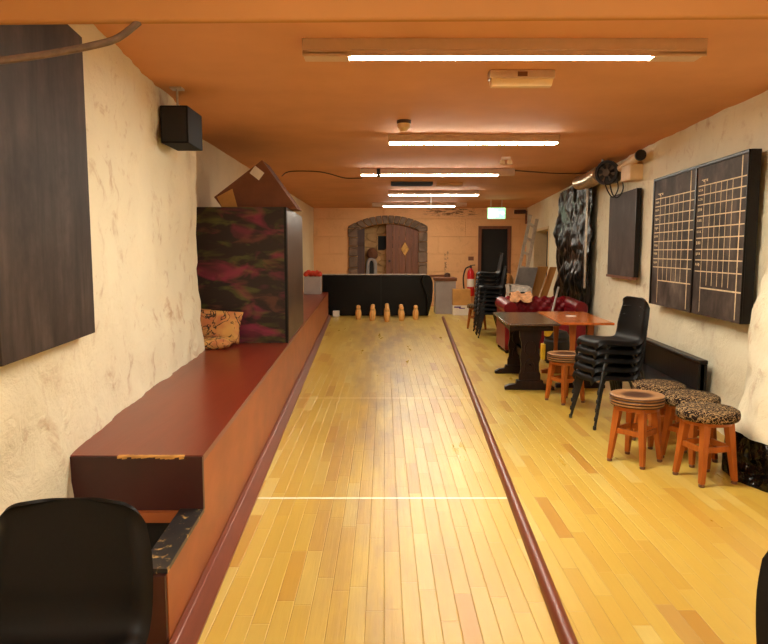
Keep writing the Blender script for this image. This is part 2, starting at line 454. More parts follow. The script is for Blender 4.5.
for i in range(len(ys) - 1):
    for j in range(len(zs) - 1):
        if NY0 - .01 < (ys[i] + ys[i + 1]) / 2 < NY1 + .01 and NZ0 < (zs[j] + zs[j + 1]) / 2 < NZ1: continue
        mb.face([gv[i][j], gv[i][j + 1], gv[i + 1][j + 1], gv[i + 1][j]])
struct(mb.build('wall_right', M['wall'], recalc=False, sharp=70))
x0, x1 = wr(NY0) - .02, wr(NY1) - .02; d = .3
mb = MB()
mb.loft([(x1, NY1, NZ0), (x1 + d, NY1, NZ0), (x1 + d, NY1, NZ1), (x1, NY1, NZ1)], [(x1, NY1 + .05, NZ0), (x1 + d, NY1 + .05, NZ0), (x1 + d, NY1 + .05, NZ1), (x1, NY1 + .05, NZ1)])
mb.loft([(x0, NY0, NZ0), (x0 + d, NY0, NZ0), (x0 + d, NY0, NZ1), (x0, NY0, NZ1)], [(x0, NY0 - .05, NZ0), (x0 + d, NY0 - .05, NZ0), (x0 + d, NY0 - .05, NZ1), (x0, NY0 - .05, NZ1)])
for zz, t in ((NZ0, -.05), (NZ1, .05)):
    mb.prism([(x0, NY0, zz), (x1, NY1, zz), (x1 + d, NY1, zz), (x0 + d, NY0, zz)], (0, 0, t))
mb.prism([(x0 + d, NY0 - .05, NZ0), (x1 + d, NY1 + .05, NZ0), (x1 + d, NY1 + .05, NZ1), (x0 + d, NY0 - .05, NZ1)], (.05, 0, 0), 1)
struct(mb.build('window_1', [M['wallsm'], M['dark']]))

# rough buttress that bulges into the room at the near end of the right wall, wrapped in black sheet at its foot
def butt(u, v, zlo, zhi, grow=0):
    z = zlo + v * (zhi - zlo); k = max(0.0, 1 - z / 2.0) ** .9; k = k * .85 + .15 * (1 if z < 1.2 else max(0, (2 - z) / .8))
    prof = [(0, 4.55), (.30, 4.42), (.41, 4.20), (.42, 3.98), (.34, 3.80), (0, 3.66)]
    t = u * (len(prof) - 1); i = min(int(t), len(prof) - 2); q = t - i
    dx = prof[i][0] * (1 - q) + prof[i + 1][0] * q; Y = prof[i][1] * (1 - q) + prof[i + 1][1] * q
    x = wr(Y) + .03 - (dx + .03) * k - grow
    p = (x, Y, z); n_ = .03 * nz(p, 3.1, 4) + .016 * nz(p, 8, 9)
    return (x - n_, Y + n_, z)
struct(MB().grid(70, 60, lambda u, v: butt(u, v, .0, 1.98)).build('wall_right_buttress', M['wall'], recalc=False, sharp=70))
o = MB().grid(90, 12, lambda u, v: (lambda b_: (b_[0] + .012 * nz(b_, 16, 1), b_[1], b_[2]))(butt(u, v, .0, .27, .022))).build('black_skirting_sheet', M['poly'], recalc=False, sharp=80)
tag(o, 'black plastic sheet wrapped around the foot of the near right wall buttress', 'plastic sheet')

# far wall with arched opening and doorway
aL, aR = Q(357.5, 270, FARY).x, Q(418.5, 270, FARY).x; aS = Q(388, 230.5, FARY).z; aT = Q(388, 223.5, FARY).z
oL, oR = Q(349, 270, FARY).x, Q(427, 270, FARY).x; oS = Q(388, 226, FARY).z; oT = Q(388, 215.5, FARY).z
dL, dR, dT = Q(480, 250, FARY).x, Q(509, 250, FARY).x, Q(495, 228, FARY).z
def seg(x, l, r, s, t):
    a = (r - l) / 2; h = t - s; R = (a * a + h * h) / (2 * h); d = min(a, abs(x - (l + r) / 2))
    return t - R + math.sqrt(R * R - d * d)
def arc(l, r, s, t, n=14):
    return [(l + (r - l) * i / n, seg(l + (r - l) * i / n, l, r, s, t)) for i in range(n + 1)]
mb = MB(); T = .28
def slab(x0, x1, z0, z1): mb.box(x0, x1, FARY, FARY + T, z0, z1)
slab(-2.1, aL, 0, CZ); slab(aR, dL, 0, CZ); slab(dR, 3.9, 0, CZ); slab(dL, dR, dT, CZ)
ar = arc(aL, aR, aS, aT)
for (xa, za), (xb, zb) in zip(ar, ar[1:]):
    mb.prism([(xa, FARY, za), (xb, FARY, zb), (xb, FARY, CZ), (xa, FARY, CZ)], (0, T, 0))
struct(mb.build('wall_far', M['wallfar']))
struct(MB().box(-1.2, 1.4, 17.95, 18.1, 0, CZ).build('wall_passage', M['rubble']))
struct(MB().box(-1.9, 3.2, -3.5, -3.3, 0, CZ).build('wall_back', M['wallsm']))
# black door
dr = MB().box(dL, dR, FARY + .10, FARY + .15, 0, dT).build('door_1', M['dark']); struct(dr)
fr = MB(); fr.box(dL - .05, dL + .03, FARY - .02, FARY + .1, 0, dT + .05); fr.box(dR - .03, dR + .05, FARY - .02, FARY + .1, 0, dT + .05); fr.box(dL + .03, dR - .03, FARY - .02, FARY + .1, dT - .02, dT + .05)
struct(fr.build('trim_1', M['doorwood']))
mb = MB(); BZ = Q(384, 23, 2.10).z; mb.box(-1.6, 3.0, 2.07, 2.10, BZ, CZ)
for v in mb.bm.verts:
    if v.co.z < 2.3: v.co.z += .007 * v.co.x
struct(mb.build('trim_2', M['beam'], bevel=.008))

# ------------------------------------------------------------------ alley: kerbs and ledge
def pl(Y): return -.745 - .0371 * (Y - 2.216)                         # front panel of the ledge
Y0, Y1, NEAR = 2.755, 14.3, 2.2
led = thing('raised_ledge', 'long red-brown wooden ledge running down the left side of the alley', 'ledge', (pl(6), 6, 0))
mb = MB()
n = 40
top = [(pl(Y0), Y0), (pl(Y1), Y1), (-1.92, Y1), (-1.92, WLEND + .02)] + [(wl(WLEND - i * (WLEND - Y0) / 24) + .0, WLEND - i * (WLEND - Y0) / 24) for i in range(25)]
mb.prism([(x, y, LZ - .03) for x, y in top], (0, 0, .03))
mb.build('top_board', M['ledgetop'], led, True)
mb = MB(); mb.loft([(pl(NEAR), NEAR, 0), (pl(NEAR) - .025, NEAR, 0), (pl(NEAR) - .025, NEAR, .30), (pl(NEAR), NEAR, .30)],
                   [(pl(Y0), Y0, 0), (pl(Y0) - .025, Y0, 0), (pl(Y0) - .025, Y0, .30), (pl(Y0), Y0, .30)])
mb.loft([(pl(Y0), Y0, 0), (pl(Y0) - .025, Y0, 0), (pl(Y0) - .025, Y0, LZ - .03), (pl(Y0), Y0, LZ - .03)],
        [(pl(Y1), Y1, 0), (pl(Y1) - .025, Y1, 0), (pl(Y1) - .025, Y1, LZ - .03), (pl(Y1), Y1, LZ - .03)])
mb.build('front_panel', M['ledgefront'], led, True)
mb = MB(); mb.box(wl(Y0) + .02, pl(Y0), Y0 - .012, Y0 + .012, .31, LZ - .003); mb.build('riser_panel', M['ledgedark'], led, True)
mb = MB()
xs = [wl(Y0) + .24 + i * .02 for i in range(15)]; rc = random.Random(5)
for xa, xb in zip(xs, xs[1:]):
    dz = .004 + .009 * rc.random(); mb.hexa([(xa, Y0 - .0145, LZ - dz), (xb, Y0 - .0145, LZ - dz + .003), (xb, Y0 + .006 + .008 * rc.random(), LZ - dz), (xa, Y0 + .006, LZ - dz), (xa, Y0 - .0145, LZ + .0012), (xb, Y0 - .0145, LZ + .0012), (xb, Y0 + .004 + .01 * rc.random(), LZ + .0012), (xa, Y0 + .008, LZ + .0012)])
mb.build('chipped_edge', M['raw'], led, True)['label'] = 'bare chipped timber edge'
mb = MB(); mb.box(wl(Y0) + .2, pl(Y0) - .08, Y0 - .035, Y0 - .012, .265, .31); mb.build('batten', M['ledgefront'], led, True)
mb = MB(); mb.box(wl(Y0) + .02, pl(Y0) - .03, Y0 + .0, Y0 + .02, 0, .265); mb.build('back_board', M['dark'], led, True)
mb = MB(); mb.loft([(pl(NEAR) - .10, NEAR, .30), (pl(NEAR), NEAR, .30), (pl(NEAR), NEAR, .318), (pl(NEAR) - .10, NEAR, .318)],
                   [(pl(Y0) - .10, Y0 - .0, .30), (pl(Y0), Y0 - .0, .30), (pl(Y0), Y0 - .0, .318), (pl(Y0) - .10, Y0 - .0, .318)])
mb.box(wl(NEAR) + .12, pl(NEAR) - .10, NEAR, NEAR + .06, .30, .318)
mb.build('step_rim', M['strip'], led, True)['label'] = 'worn black rim of the open step box'
mb = MB(); mb.box(wl(NEAR) + .12, pl(NEAR) - .003, NEAR - .02, NEAR, 0, .30); mb.loft([(pl(NEAR) - .10, NEAR, 0), (pl(NEAR) - .027, NEAR, 0), (pl(NEAR) - .027, NEAR, .3), (pl(NEAR) - .10, NEAR, .3)], [(pl(Y0) - .10, Y0 - .035, 0), (pl(Y0) - .027, Y0 - .035, 0), (pl(Y0) - .027, Y0 - .035, .3), (pl(Y0) - .10, Y0 - .035, .3)])
mb.build('step_end_panel', M['ledgedark'], led, True)

KH = .062
o = MB().loft([(pl(1.2) + .001, 1.2, 0), (LANE_L(1.2), 1.2, 0), (LANE_L(1.2), 1.2, .018), (pl(1.2) + .025, 1.2, KH), (pl(1.2) + .001, 1.2, KH)],
              [(pl(14.3) + .001, 14.3, 0), (LANE_L(14.3), 14.3, 0), (LANE_L(14.3), 14.3, .018), (pl(14.3) + .025, 14.3, KH), (pl(14.3) + .001, 14.3, KH)]).build('kerb', M['kerb'], bevel=.004)
tag(o, 'dark red-brown wooden kerb along the foot of the ledge, left edge of alley', 'kerb')
def kprof(Y):
    x = LANE_R(Y); return [(x, Y, 0), (x + .062, Y, 0), (x + .062, Y, .014), (x + .053, Y, .028), (x + .034, Y, .034), (x + .016, Y, .028), (x, Y, .010)]
o = MB().loft(kprof(1.2), kprof(14.3)).build('kerb', M['kerb'], sharp=60)
tag(o, 'rounded dark red-brown kerb on the open floor, right edge of alley', 'kerb')

# ------------------------------------------------------------------ ceiling lights
def light(pl_, pr, top, w, h, t0, t1, n, label, mi='fitmetal', strap=None, name='ceiling_light', world=None, bare=False):
    if world: x0, x1, Y = world
    else:
        A, B = P(pl_, top, CZ), P(pr, top, CZ); x0, x1, Y = A.x, B.x, A.y
    r = thing(name, label, 'ceiling light', ((x0 + x1) / 2, Y + w / 2, CZ), 0, 'ceiling strip lights')
    zb = CZ - h; L = x1 - x0
    ta, tb = x0 + L * t0, x0 + L * t1
    mb = MB(); mb.box(x0, x1, Y, Y + w, zb + (.012 if n == 1 else .02), CZ); zz_ = zb - .012 if n == 2 and not bare else zb + .005
    if n == 2 and not bare: mb.box(x0, x1, Y, Y + .006, zz_, zb + .02); mb.box(x0, x1, Y + w - .006, Y + w, zb + .006, zb + .02)
    mb.box(x0, max(ta - .01, x0 + .01), Y, Y + w, zb, zb + .012); mb.box(min(tb + .01, x1 - .01), x1, Y, Y + w, zb, zb + .012)
    mb.build('housing', M[mi], r, True, bevel=.004)
    pitch = w / n
    for k in range(n):
        yc = Y + pitch * (k + .5); rr = min(.019, pitch * .36)
        m = MB(); hw = pitch * (.42 if n == 2 else .36)
        up = .0 if n == 1 else .009
        prof = [(-hw, .011 + up), (-hw, up), (-hw * .8, -.003 + up), (hw * .8, -.003 + up), (hw, up), (hw, .011 + up)]
        m.loft([(ta, yc + a_, zb + b_) for a_, b_ in prof], [(tb, yc + a_, zb + b_) for a_, b_ in prof])
        m.build('tube', M['tubebare' if bare else 'tube' if n == 2 else 'tubefar'], r, True)
    if strap is not None:
        xs_ = x0 + L * strap
        MB().box(xs_ - .025, xs_ + .025, Y - .004, Y + w + .004, zb - .014, CZ).build('strap', M['rubber'], r, True)['label'] = 'black strap'
    return r
light(302, 708, 38, .15, .08, .118, .875, 2, 'long wide twin-tube ceiling light nearest the front, just past the beam', 'fitmetal')
light(388, 560, 134, .09, .085, .012, .985, 1, 'single-tube ceiling batten second from the front, behind the smoke detector')
light(360, 515, 168.5, .09, .09, .01, .89, 1, 'ceiling strip light third from the front, with black strap', strap=.12)
light(388, 479, 190.5, .08, .085, .01, .99, 1, 'slim ceiling batten fourth from the front, beyond the dark ceiling panel')
light(372, 467, 202.5, .09, .09, .12, .87, 1, 'ceiling strip light furthest away, close to the arched doorway')
light(0, 0, 0, .15, .08, .05, .95, 2, 'twin-tube ceiling light at the front, on the near side of the beam', world=(-.6, 1.5, .3), bare=True)
light(0, 0, 0, .15, .08, .05, .95, 2, 'twin-tube ceiling light at the back of the room', world=(-.6, 1.5, -1.9), bare=True)

A = P(490, 69.5, CZ); B = P(555.5, 69.5, CZ)
t = thing('emergency_light', 'small cream emergency light box on ceiling behind the nearest long light', 'emergency light', ((A.x + B.x) / 2, A.y + .05, CZ))
MB().box(A.x, B.x, A.y, A.y + .10, CZ - .05, CZ).build('housing', M['fitmetal'], t, True, bevel=.006)
MB().loft([(A.x + .008, A.y + .006, CZ - .05), (A.x + .008, A.y + .094, CZ - .05), (A.x + .015, A.y + .075, CZ - .095), (A.x + .015, A.y + .025, CZ - .095)],
          [(B.x - .008, A.y + .006, CZ - .05), (B.x - .008, A.y + .094, CZ - .05), (B.x - .015, A.y + .075, CZ - .095), (B.x - .015, A.y + .025, CZ - .095)]).build('diffuser', M['cream'], t, True, bevel=.004)
MB().box((A.x + B.x) / 2 - .03, (A.x + B.x) / 2 + .03, A.y - .003, A.y, CZ - .04, CZ - .012).build('maker_plate', M['card'], t, True)
A = P(404, 120.5, CZ)
t = thing('smoke_detector', 'round cream smoke detector on ceiling in front of the second light', 'smoke detector', A)
MB().lathe([(.058, -.028), (.062, -.02), (.062, 0)], 24, A).build('base', M['doordark'], t, True)
MB().lathe([(.012, -.094), (.03, -.09), (.042, -.07), (.055, -.062), (.057, -.028)], 24, A).build('sensor_head', M['cream'], t, True)
A = P(506, 157, CZ)
t = thing('twin_spot', 'small pale twin spot fitting on ceiling in front of the third light', 'spotlight', A)
MB().box(A.x - .05, A.x + .05, A.y - .03, A.y + .03, CZ - .03, CZ).build('base', M['fitmetal'], t, True)
for s in (-1, 1): MB().lathe([(.03, -.085), (.034, -.07), (.026, -.04), (.012, -.03)], 14, (A.x + s * .045, A.y, CZ)).build('lamp_head', M['cream'], t, True)
A, B = P(391, 181.5, CZ), P(433, 181.5, CZ)
t = thing('ceiling_panel', 'dark flat slatted panel on ceiling between third and fourth lights', 'ceiling panel', ((A.x + B.x) / 2, A.y, CZ))
MB().box(A.x, B.x, A.y, A.y + .22, CZ - .05, CZ).build('case', M['dark'], t, True, bevel=.005)
mb = MB()
for k in range(6): mb.box(A.x + .02, B.x - .02, A.y + .02 + k * .033, A.y + .035 + k * .033, CZ - .056, CZ - .05)
mb.build('slats', M['rubber'], t, True)
A, B = P(437, 183, CZ), P(463, 183, CZ)
o = MB().box(A.x, B.x, A.y, A.y + .2, CZ - .04, CZ).build('access_cover', M['beam'], bevel=.006); tag(o, 'pale ceiling cover right of the dark ceiling panel', 'cover')
A = P(431, 195.5, CZ); B = Q(431, 206, A.y)
o = MB().path([A, (A.x, A.y, CZ - .26)], .012).build('conduit', M['whitemetal']); tag(o, 'short white rod hanging from ceiling beyond the fourth light', 'rod')

# exit sign
SY = 14.6; A, B = Q(487.5, 207.5, SY), Q(505.5, 219, SY)
t = thing('exit_sign', 'lit green and white running-man exit sign hanging near black door', 'exit sign', ((A.x + B.x) / 2, SY, A.z))
MB().box(A.x, B.x, SY, SY + .06, B.z, A.z).build('case', M['whitemetal'], t, True, bevel=.006)
MB().box(A.x + .008, B.x - .008, SY - .004, SY, B.z + .008, A.z - .008).build('face', M['signgreen'], t, True)
mb = MB(); w_, h_ = B.x - A.x, A.z - B.z; px = lambda u, v: (A.x + u * w_, SY - .008, B.z + v * h_)
def blk(pts): mb.prism([px(*p) for p in pts], (0, .003, 0))
blk([(.06, .12), (.32, .12), (.32, .88), (.06, .88)])                            # doorway
mb.lathe([(.014, -.001), (.014, .001)], 12, (0, 0, 0)); 
vs = [v for v in mb.bm.verts][-24:]
for v in vs: v.co = Vector(px(.47, .80)) + Vector((v.co.x, v.co.z, v.co.y))
blk([(.40, .68), (.56, .70), (.50, .42), (.41, .44)]); blk([(.41, .46), (.50, .44), (.44, .14), (.36, .14)]); blk([(.45, .44), (.52, .46), (.62, .26), (.56, .22)]); blk([(.52, .68), (.66, .54), (.62, .50), (.51, .60)]); blk([(.40, .66), (.34, .50), (.37, .48), (.43, .60)])
blk([(.68, .46), (.82, .46), (.82, .36), (.94, .52), (.82, .68), (.82, .58), (.68, .58)])   # arrow
mb.build('pictogram', M['signwhite'], t, True)
for u in (.2, .8): MB().path([(A.x + u * w_, SY + .03, A.z), (A.x + u * w_, SY + .03, CZ)], .006, 6).build('hanger', M['whitemetal'], t, True)

# ------------------------------------------------------------------ cables
A = P(143, 25, BZ); rope = [Vector((A.x, 2.085, BZ - .002)), Q(118, 38, 2.06), Q(95, 45, 2.04), Q(60, 52, 2.01), Q(25, 57.5, 1.98), Q(0, 60.5, 1.95), Q(-30, 62, 1.91), Vector((wl(1.6) + .03, 1.6, 1.90))]
def smooth_path(pts, k=6):
    pts = [Vector(p) for p in pts]; out = []
    for i in range(len(pts) - 1):
        p0, p1, p2, p3 = pts[max(i - 1, 0)], pts[i], pts[i + 1], pts[min(i + 2, len(pts) - 1)]
        for j in range(k):
            t_ = j / k
            out.append(.5 * ((2 * p1) + (p2 - p0) * t_ + (2 * p0 - 5 * p1 + 4 * p2 - p3) * t_ ** 2 + (3 * p1 - p0 - 3 * p2 + p3) * t_ ** 3))
    return out + [pts[-1]]
o = MB().path(smooth_path(rope), .0105, 10).build('rope', M['cable']); tag(o, 'thick brown rope slung from the beam across the top left corner', 'rope')
c = [P(282, 176, CZ - .005), P(290, 171.5, CZ - .006), P(316, 171.5, CZ - .006), P(330, 174, CZ - .008), P(345, 178, CZ - .03), P(362, 178, CZ - .05)]
o = MB().path(smooth_path(c), .008, 6).build('ceiling_cable', M['darkcable']); tag(o, 'thin dark cable along ceiling from cardboard carton to third light', 'cable')
c = [P(515, 170.5, CZ - .008), P(535, 172, CZ - .008), P(560, 173.5, CZ - .008), P(585, 173, CZ - .01), P(598, 168, CZ - .02)]
o = MB().path(smooth_path(c), .008, 6).build('ceiling_cable', M['darkcable']); tag(o, 'thin dark cable along ceiling from third light to round fan', 'cable')

# ------------------------------------------------------------------ boards on the walls
# big dark board, left wall
bl0, bl1 = 2.115, 3.03
def wlp(Y, off): return wl(Y) + off
t = thing('blackboard', 'large dusty brown-black chalkboard on the left wall, nearest the front', 'blackboard', (wlp(2.55, .05), 2.55, 1.05))
zt, zb_ = 2.33, 1.035
mb = MB(); mb.loft([(wlp(bl0, .055), bl0, zb_), (wlp(bl0, .075), bl0, zb_), (wlp(bl0, .075), bl0, zt), (wlp(bl0, .055), bl0, zt)],
                   [(wlp(bl1, .055), bl1, zb_), (wlp(bl1, .075), bl1, zb_), (wlp(bl1, .075), bl1, zt), (wlp(bl1, .055), bl1, zt)])
mb.build('board', M['chalkleft'], t, True, bevel=.003)
for Yb in (2.2, 2.9): MB().box(wlp(Yb, -.02), wlp(Yb, .057), Yb, Yb + .04, zb_ + .05, zt - .05).build('batten', M['doordark'], t, True)
# score board, right wall
def wrp(Y, off): return wr(min(Y, 99)) - off
def at_wall(px, py, off):
    lo, hi = 2.0, 17.0
    for _ in range(60):
        m = (lo + hi) / 2
        if Q(px, py, m).x < wrp(m, off): lo = m
        else: hi = m
    return Q(px, py, lo)
OFF = .13
nA, nB = at_wall(746.5, 150, OFF), at_wall(743.3, 325, OFF); fA, fB = at_wall(651, 180, OFF), at_wall(652, 304, OFF)
yn, yf = (nA.y + nB.y) / 2, (fA.y + fB.y) / 2; zt, zb_ = (nA.z + fA.z) / 2, (nB.z + fB.z) / 2
t = thing('scoreboard', 'large black chalk scoreboard with two white grids on the right wall', 'scoreboard', (wrp((yn + yf) / 2, .1), (yn + yf) / 2, zb_))
def rb(ya, yb, za, zb2, o1, o2, mi=0, m=None):
    m.loft([(wrp(ya, o1), ya, za), (wrp(ya, o2), ya, za), (wrp(ya, o2), ya, zb2), (wrp(ya, o1), ya, zb2)], [(wrp(yb, o1), yb, za), (wrp(yb, o2), yb, za), (wrp(yb, o2), yb, zb2), (wrp(yb, o1), yb, zb2)], mi)
mb = MB(); rb(yn, yf, zb_, zt, .045, OFF - .012, 0, mb); mb.build('backing', M['blackwood'], t, True)
mb = MB(); ym = at_wall(693.5, 240, OFF).y; fw = .03
for ya, yb in ((yn, yn + .012), (yf - fw, yf), (ym - .016, ym + .016)): rb(ya, yb, zb_, zt, OFF - .012, OFF + .004, 0, mb)
rb(yn, yf, zt - .025, zt, OFF - .012, OFF + .004, 0, mb)
mb.build('frame', M['blackwood'], t, True, bevel=.003)
for pi_, (ya, yb) in enumerate(((yf - fw, ym + .016), (ym - .016, yn + .012))):
    mb = MB(); rb(min(ya, yb), max(ya, yb), zb_, zt - .02, OFF - .012, OFF - .006, 0, mb)
    H = zt - zb_; ln = lambda u0, u1, v0, v1: rb(ya + (yb - ya) * u0, ya + (yb - ya) * u1, zt - H * v1, zt - H * v0, OFF - .006, OFF - .0045, 1, mb)
    rows = [.165, .225, .295, .365, .43, .50, .565, .635, .70] if pi_ == 0 else [.145, .205, .27, .345, .42, .49, .565, .635, .71]
    for v in rows: ln(.03, .985, v - .0035, v + .0035)
    ln(.17, .985, .80, .808) if pi_ == 0 else ln(.16, .985, .815, .824)
    for k, u in enumerate((.17, .30, .41, .52, .63, .74)): ln(u - .0032, u + .0032, rows[0] if k else rows[0] - .03, .98 if k == 0 else .80)
    ln(.885, .90, .02, .985)
    # rubbed chalk marks in the name column
    rnd = random.Random(pi_ + 3)
    for v0, v1 in zip(rows, rows[1:]):
        for q in range(3):
            u = .04 + .035 * q; ln(u, u + .012, v0 + .02, v0 + .024 + rnd.random() * .02)
            ln(u, u + .022, v0 + .03, v0 + .034)
    for q in range(4): ln(.10 + q * .035, .125 + q * .035, rows[0] - .04, rows[0] - .034 + .01 * (q % 2))
    mb.build('score_panel', [M['chalk'], M['line']], t, True)
# small board
nA, nB = at_wall(637, 188, .07), at_wall(638, 278, .07); fA, fB = at_wall(610, 193, .07), at_wall(609, 275, .07)
yn2, yf2 = nA.y, fA.y; zt2, zb2_ = nA.z, nB.z
t = thing('blackboard', 'small grey-black chalkboard on right wall below the round fan', 'blackboard', (wrp(yn2, .05), (yn2 + yf2) / 2, zb2_))
mb = MB(); rb(yn2, yf2, zb2_, zt2, .035, .07, 0, mb); mb.build('board', M['chalkgrey'], t, True)
mb = MB(); rb(yn2 - .012, yn2, zb2_, zt2, .02, .075, 0, mb); mb.build('frame', M['blackwood'], t, True)
mb = MB(); rb(yn2, yf2, zb2_ - .03, zb2_, .035, .085, 0, mb); mb.build('chalk_ledge', M['doorwood'], t, True)['label'] = 'reddish-brown wooden chalk ledge'

# ------------------------------------------------------------------ painted cupboard on the ledge and what lies round it
cf = P(290, 343, LZ).y; cb = 8.0; ctop = Q(290, 207, cf).z
t = thing('cupboard', 'tall dark cupboard painted with magenta and green strokes on the ledge', 'cupboard', (-1.4, (cf + cb) / 2, LZ))
mb = MB(); XL = -1.88
mb.loft([(XL, cf + .02, LZ), (pl(cf) - .012, cf + .02, LZ), (pl(cf) - .012, cf + .02, ctop), (XL, cf + .02, ctop)], [(XL, cb, LZ), (pl(cb) - .012, cb, LZ), (pl(cb) - .012, cb, ctop), (XL, cb, ctop)])
mb.build('carcass', M['cupside'], t, True)
MB().box(XL, pl(cf) - .035, cf, cf + .02, LZ, ctop).build('front_panel', M['graffiti'], t, True)
mb = MB(); x_ = pl(cf) - .012
mb.box(x_ - .022, x_ + .004, cf - .004, cf + .02, LZ, ctop); mb.build('corner_trim', M['blackwood'], t, True)
mb = MB(); mb.loft([(pl(cf + .03) - .012, cf + .03, LZ + .02), (pl(cf + .03) - .004, cf + .03, LZ + .02), (pl(cf + .03) - .004, cf + .03, ctop - .02), (pl(cf + .03) - .012, cf + .03, ctop - .02)], [(pl(cb - .03) - .012, cb - .03, LZ + .02), (pl(cb - .03) - .004, cb - .03, LZ + .02), (pl(cb - .03) - .004, cb - .03, ctop - .02), (pl(cb - .03) - .012, cb - .03, ctop - .02)])
mb.build('side_panel', M['cupside'], t, True)
# carton on top
ky = cf + .25
pts = [Q(214, 197, ky), Q(262, 160, ky), Q(297, 204, ky)]; base = ctop
poly = [(pts[0].x, ky, pts[0].z), (pts[1].x, ky, pts[1].z), (pts[2].x, ky, base), (pts[0].x + .08, ky, base)]
poly[0] = (poly[0][0], ky, max(poly[0][2], base + .06))
t = thing('cardboard_carton', 'brown cardboard carton propped tent-like on top of the cupboard', 'carton', (-1.3, ky, base))
MB().prism(poly, (0, .42, 0)).build('box', M['card'], t, True)
c0 = Q(257, 173, ky); s = .055; ca, sa = math.cos(-.67), math.sin(-.67)
mb = MB(); mb.prism([(c0.x + (a_ * ca - b_ * sa), ky - .003, c0.z + (a_ * sa + b_ * ca)) for a_, b_ in ((-s, -s * .8), (s, -s * .8), (s, s * .8), (-s, s * .8))], (0, .003, 0)); mb.build('label', M['paper'], t, True)['label'] = 'white paper label'
mb = MB(); q0, q1, q2 = Q(217, 197, ky), Q(233, 189, ky), Q(238, 204, ky); mb.prism([(q0.x, ky - .004, max(q0.z, base + .03)), (q1.x, ky - .03, q1.z), (q2.x, ky - .02, base + .005), (q0.x + .05, ky - .004, base + .005)], (0, .004, 0)); mb.build('flap', M['cardpale'], t, True)
a_ = pts[1]; b_ = Vector((pts[2].x, ky, base))
# tape/pale edge
MB().bar((a_.x + .004, ky + .2, a_.z + .002), (b_.x + .006, ky + .2, b_.z + .01), .40, .006, up=(0, 1, 0)).move(Matrix.Identity(4)).bm.free()
# cushions
def pillow(w_, h_, d_, seed, n=16):
    mb = MB()
    def f(sg):
        def g(u, v):
            a_, b_ = 2 * u - 1, 2 * v - 1
            e = (max(0, 1 - a_ ** 4) * max(0, 1 - b_ ** 4)) ** .55
            wob = nz((a_, b_, sg * .5), 1.8, seed) * .018
            pinch = 1 - .06 * (1 - abs(a_)) * abs(b_) ** 3 - .06 * (1 - abs(b_)) * abs(a_) ** 3
            return (a_ * w_ / 2 * pinch, sg * d_ / 2 * e + wob * e, b_ * h_ / 2 * pinch)
        return g
    mb.grid(n, n, f(1)); mb.grid(n, n, f(-1)); bmesh.ops.remove_doubles(mb.bm, verts=mb.bm.verts, dist=.0005); return mb
cy = cf - .16; A = Q(218, 325, cy)
o = pillow(.50, .30, .13, 2).move(Matrix.Translation((Q(214, 320, cy).x, cy, LZ + .185)) @ Matrix.Rotation(.10, 4, 'Y') @ Matrix.Rotation(-.28, 4, 'X')).build('cushion', M['cushion'], sharp=80)
tag(o, 'tan patterned cushion leaning upright against the painted cupboard', 'cushion')
o = pillow(.36, .24, .10, 9).move(Matrix.Translation((Q(212, 340, cy - .16).x, cy - .18, LZ + .045)) @ Matrix.Rotation(PI / 2, 4, 'X')).build('cushion', M['cushion'], sharp=80)
tag(o, 'small folded tan cushion lying flat on ledge under the upright one', 'cushion')
# speaker
SYk = 4.62; a_, b_ = Q(159.5, 104, SYk), Q(188.5, 143, SYk)
t = thing('wall_speaker', 'small black loudspeaker hanging from the ceiling at the left wall', 'speaker', ((a_.x + b_.x) / 2, SYk, b_.z))
wz = a_.z - .008; MB().hexa([(a_.x, SYk, b_.z), (b_.x, SYk, b_.z), (b_.x, SYk + .36, b_.z - .0), (a_.x, SYk + .36, b_.z - .0), (a_.x, SYk, wz), (b_.x, SYk, wz), (b_.x, SYk + .36, wz), (a_.x, SYk + .36, wz)]).build('cabinet', M['speaker'], t, True, bevel=.006)
MB().box(a_.x + .012, b_.x - .012, SYk - .008, SYk, b_.z + .012, wz - .012).build('grille', M['dark'], t, True, bevel=.003)
mb = MB(); xb = Q(172, 100, SYk).x; mb.path([(xb, SYk + .12, wz), (xb, SYk + .12, CZ)], .008); mb.box(xb - .05, xb + .05, SYk + .09, SYk + .15, wz, wz + .012); mb.box(xb - .04, xb + .04, SYk + .08, SYk + .16, CZ - .012, CZ)
mb.build('bracket', M['alu'], t, True)
# grey box and red cloth at the far end of the ledge
gy = 13.6; a_, b_ = Q(309, 277, gy), Q(322, 290, gy)
xr = b_.x - .03
o = MB().box(xr - .34, xr, gy, gy + .3, LZ, a_.z).build('box', M['grey'], bevel=.004); tag(o, 'small grey box standing at far end of ledge behind cupboard', 'box')
mb = MB()
for k in range(7):
    c0 = (xr - .30 + .045 * k, gy + .1 + .04 * (k % 3), a_.z + .045 + .025 * (k % 2)); mb.lathe([(.01, -.05), (.05, -.03), (.06, .01), (.035, .05), (.008, .06)], 9, c0)
for v in mb.bm.verts: v.co += Vector((nz(v.co, 14, 1), nz(v.co, 14, 2), nz(v.co, 14, 3))) * .02
mb.bm.verts.ensure_lookup_table(); lo_ = min(v.co.z for v in mb.bm.verts)
mb.move(Matrix.Translation((0, 0, a_.z - lo_)))
o = mb.build('cloth_bundle', M['redcloth'], sharp=80); tag(o, 'crumpled red-orange cloth on the grey box at far end of ledge', 'cloth')

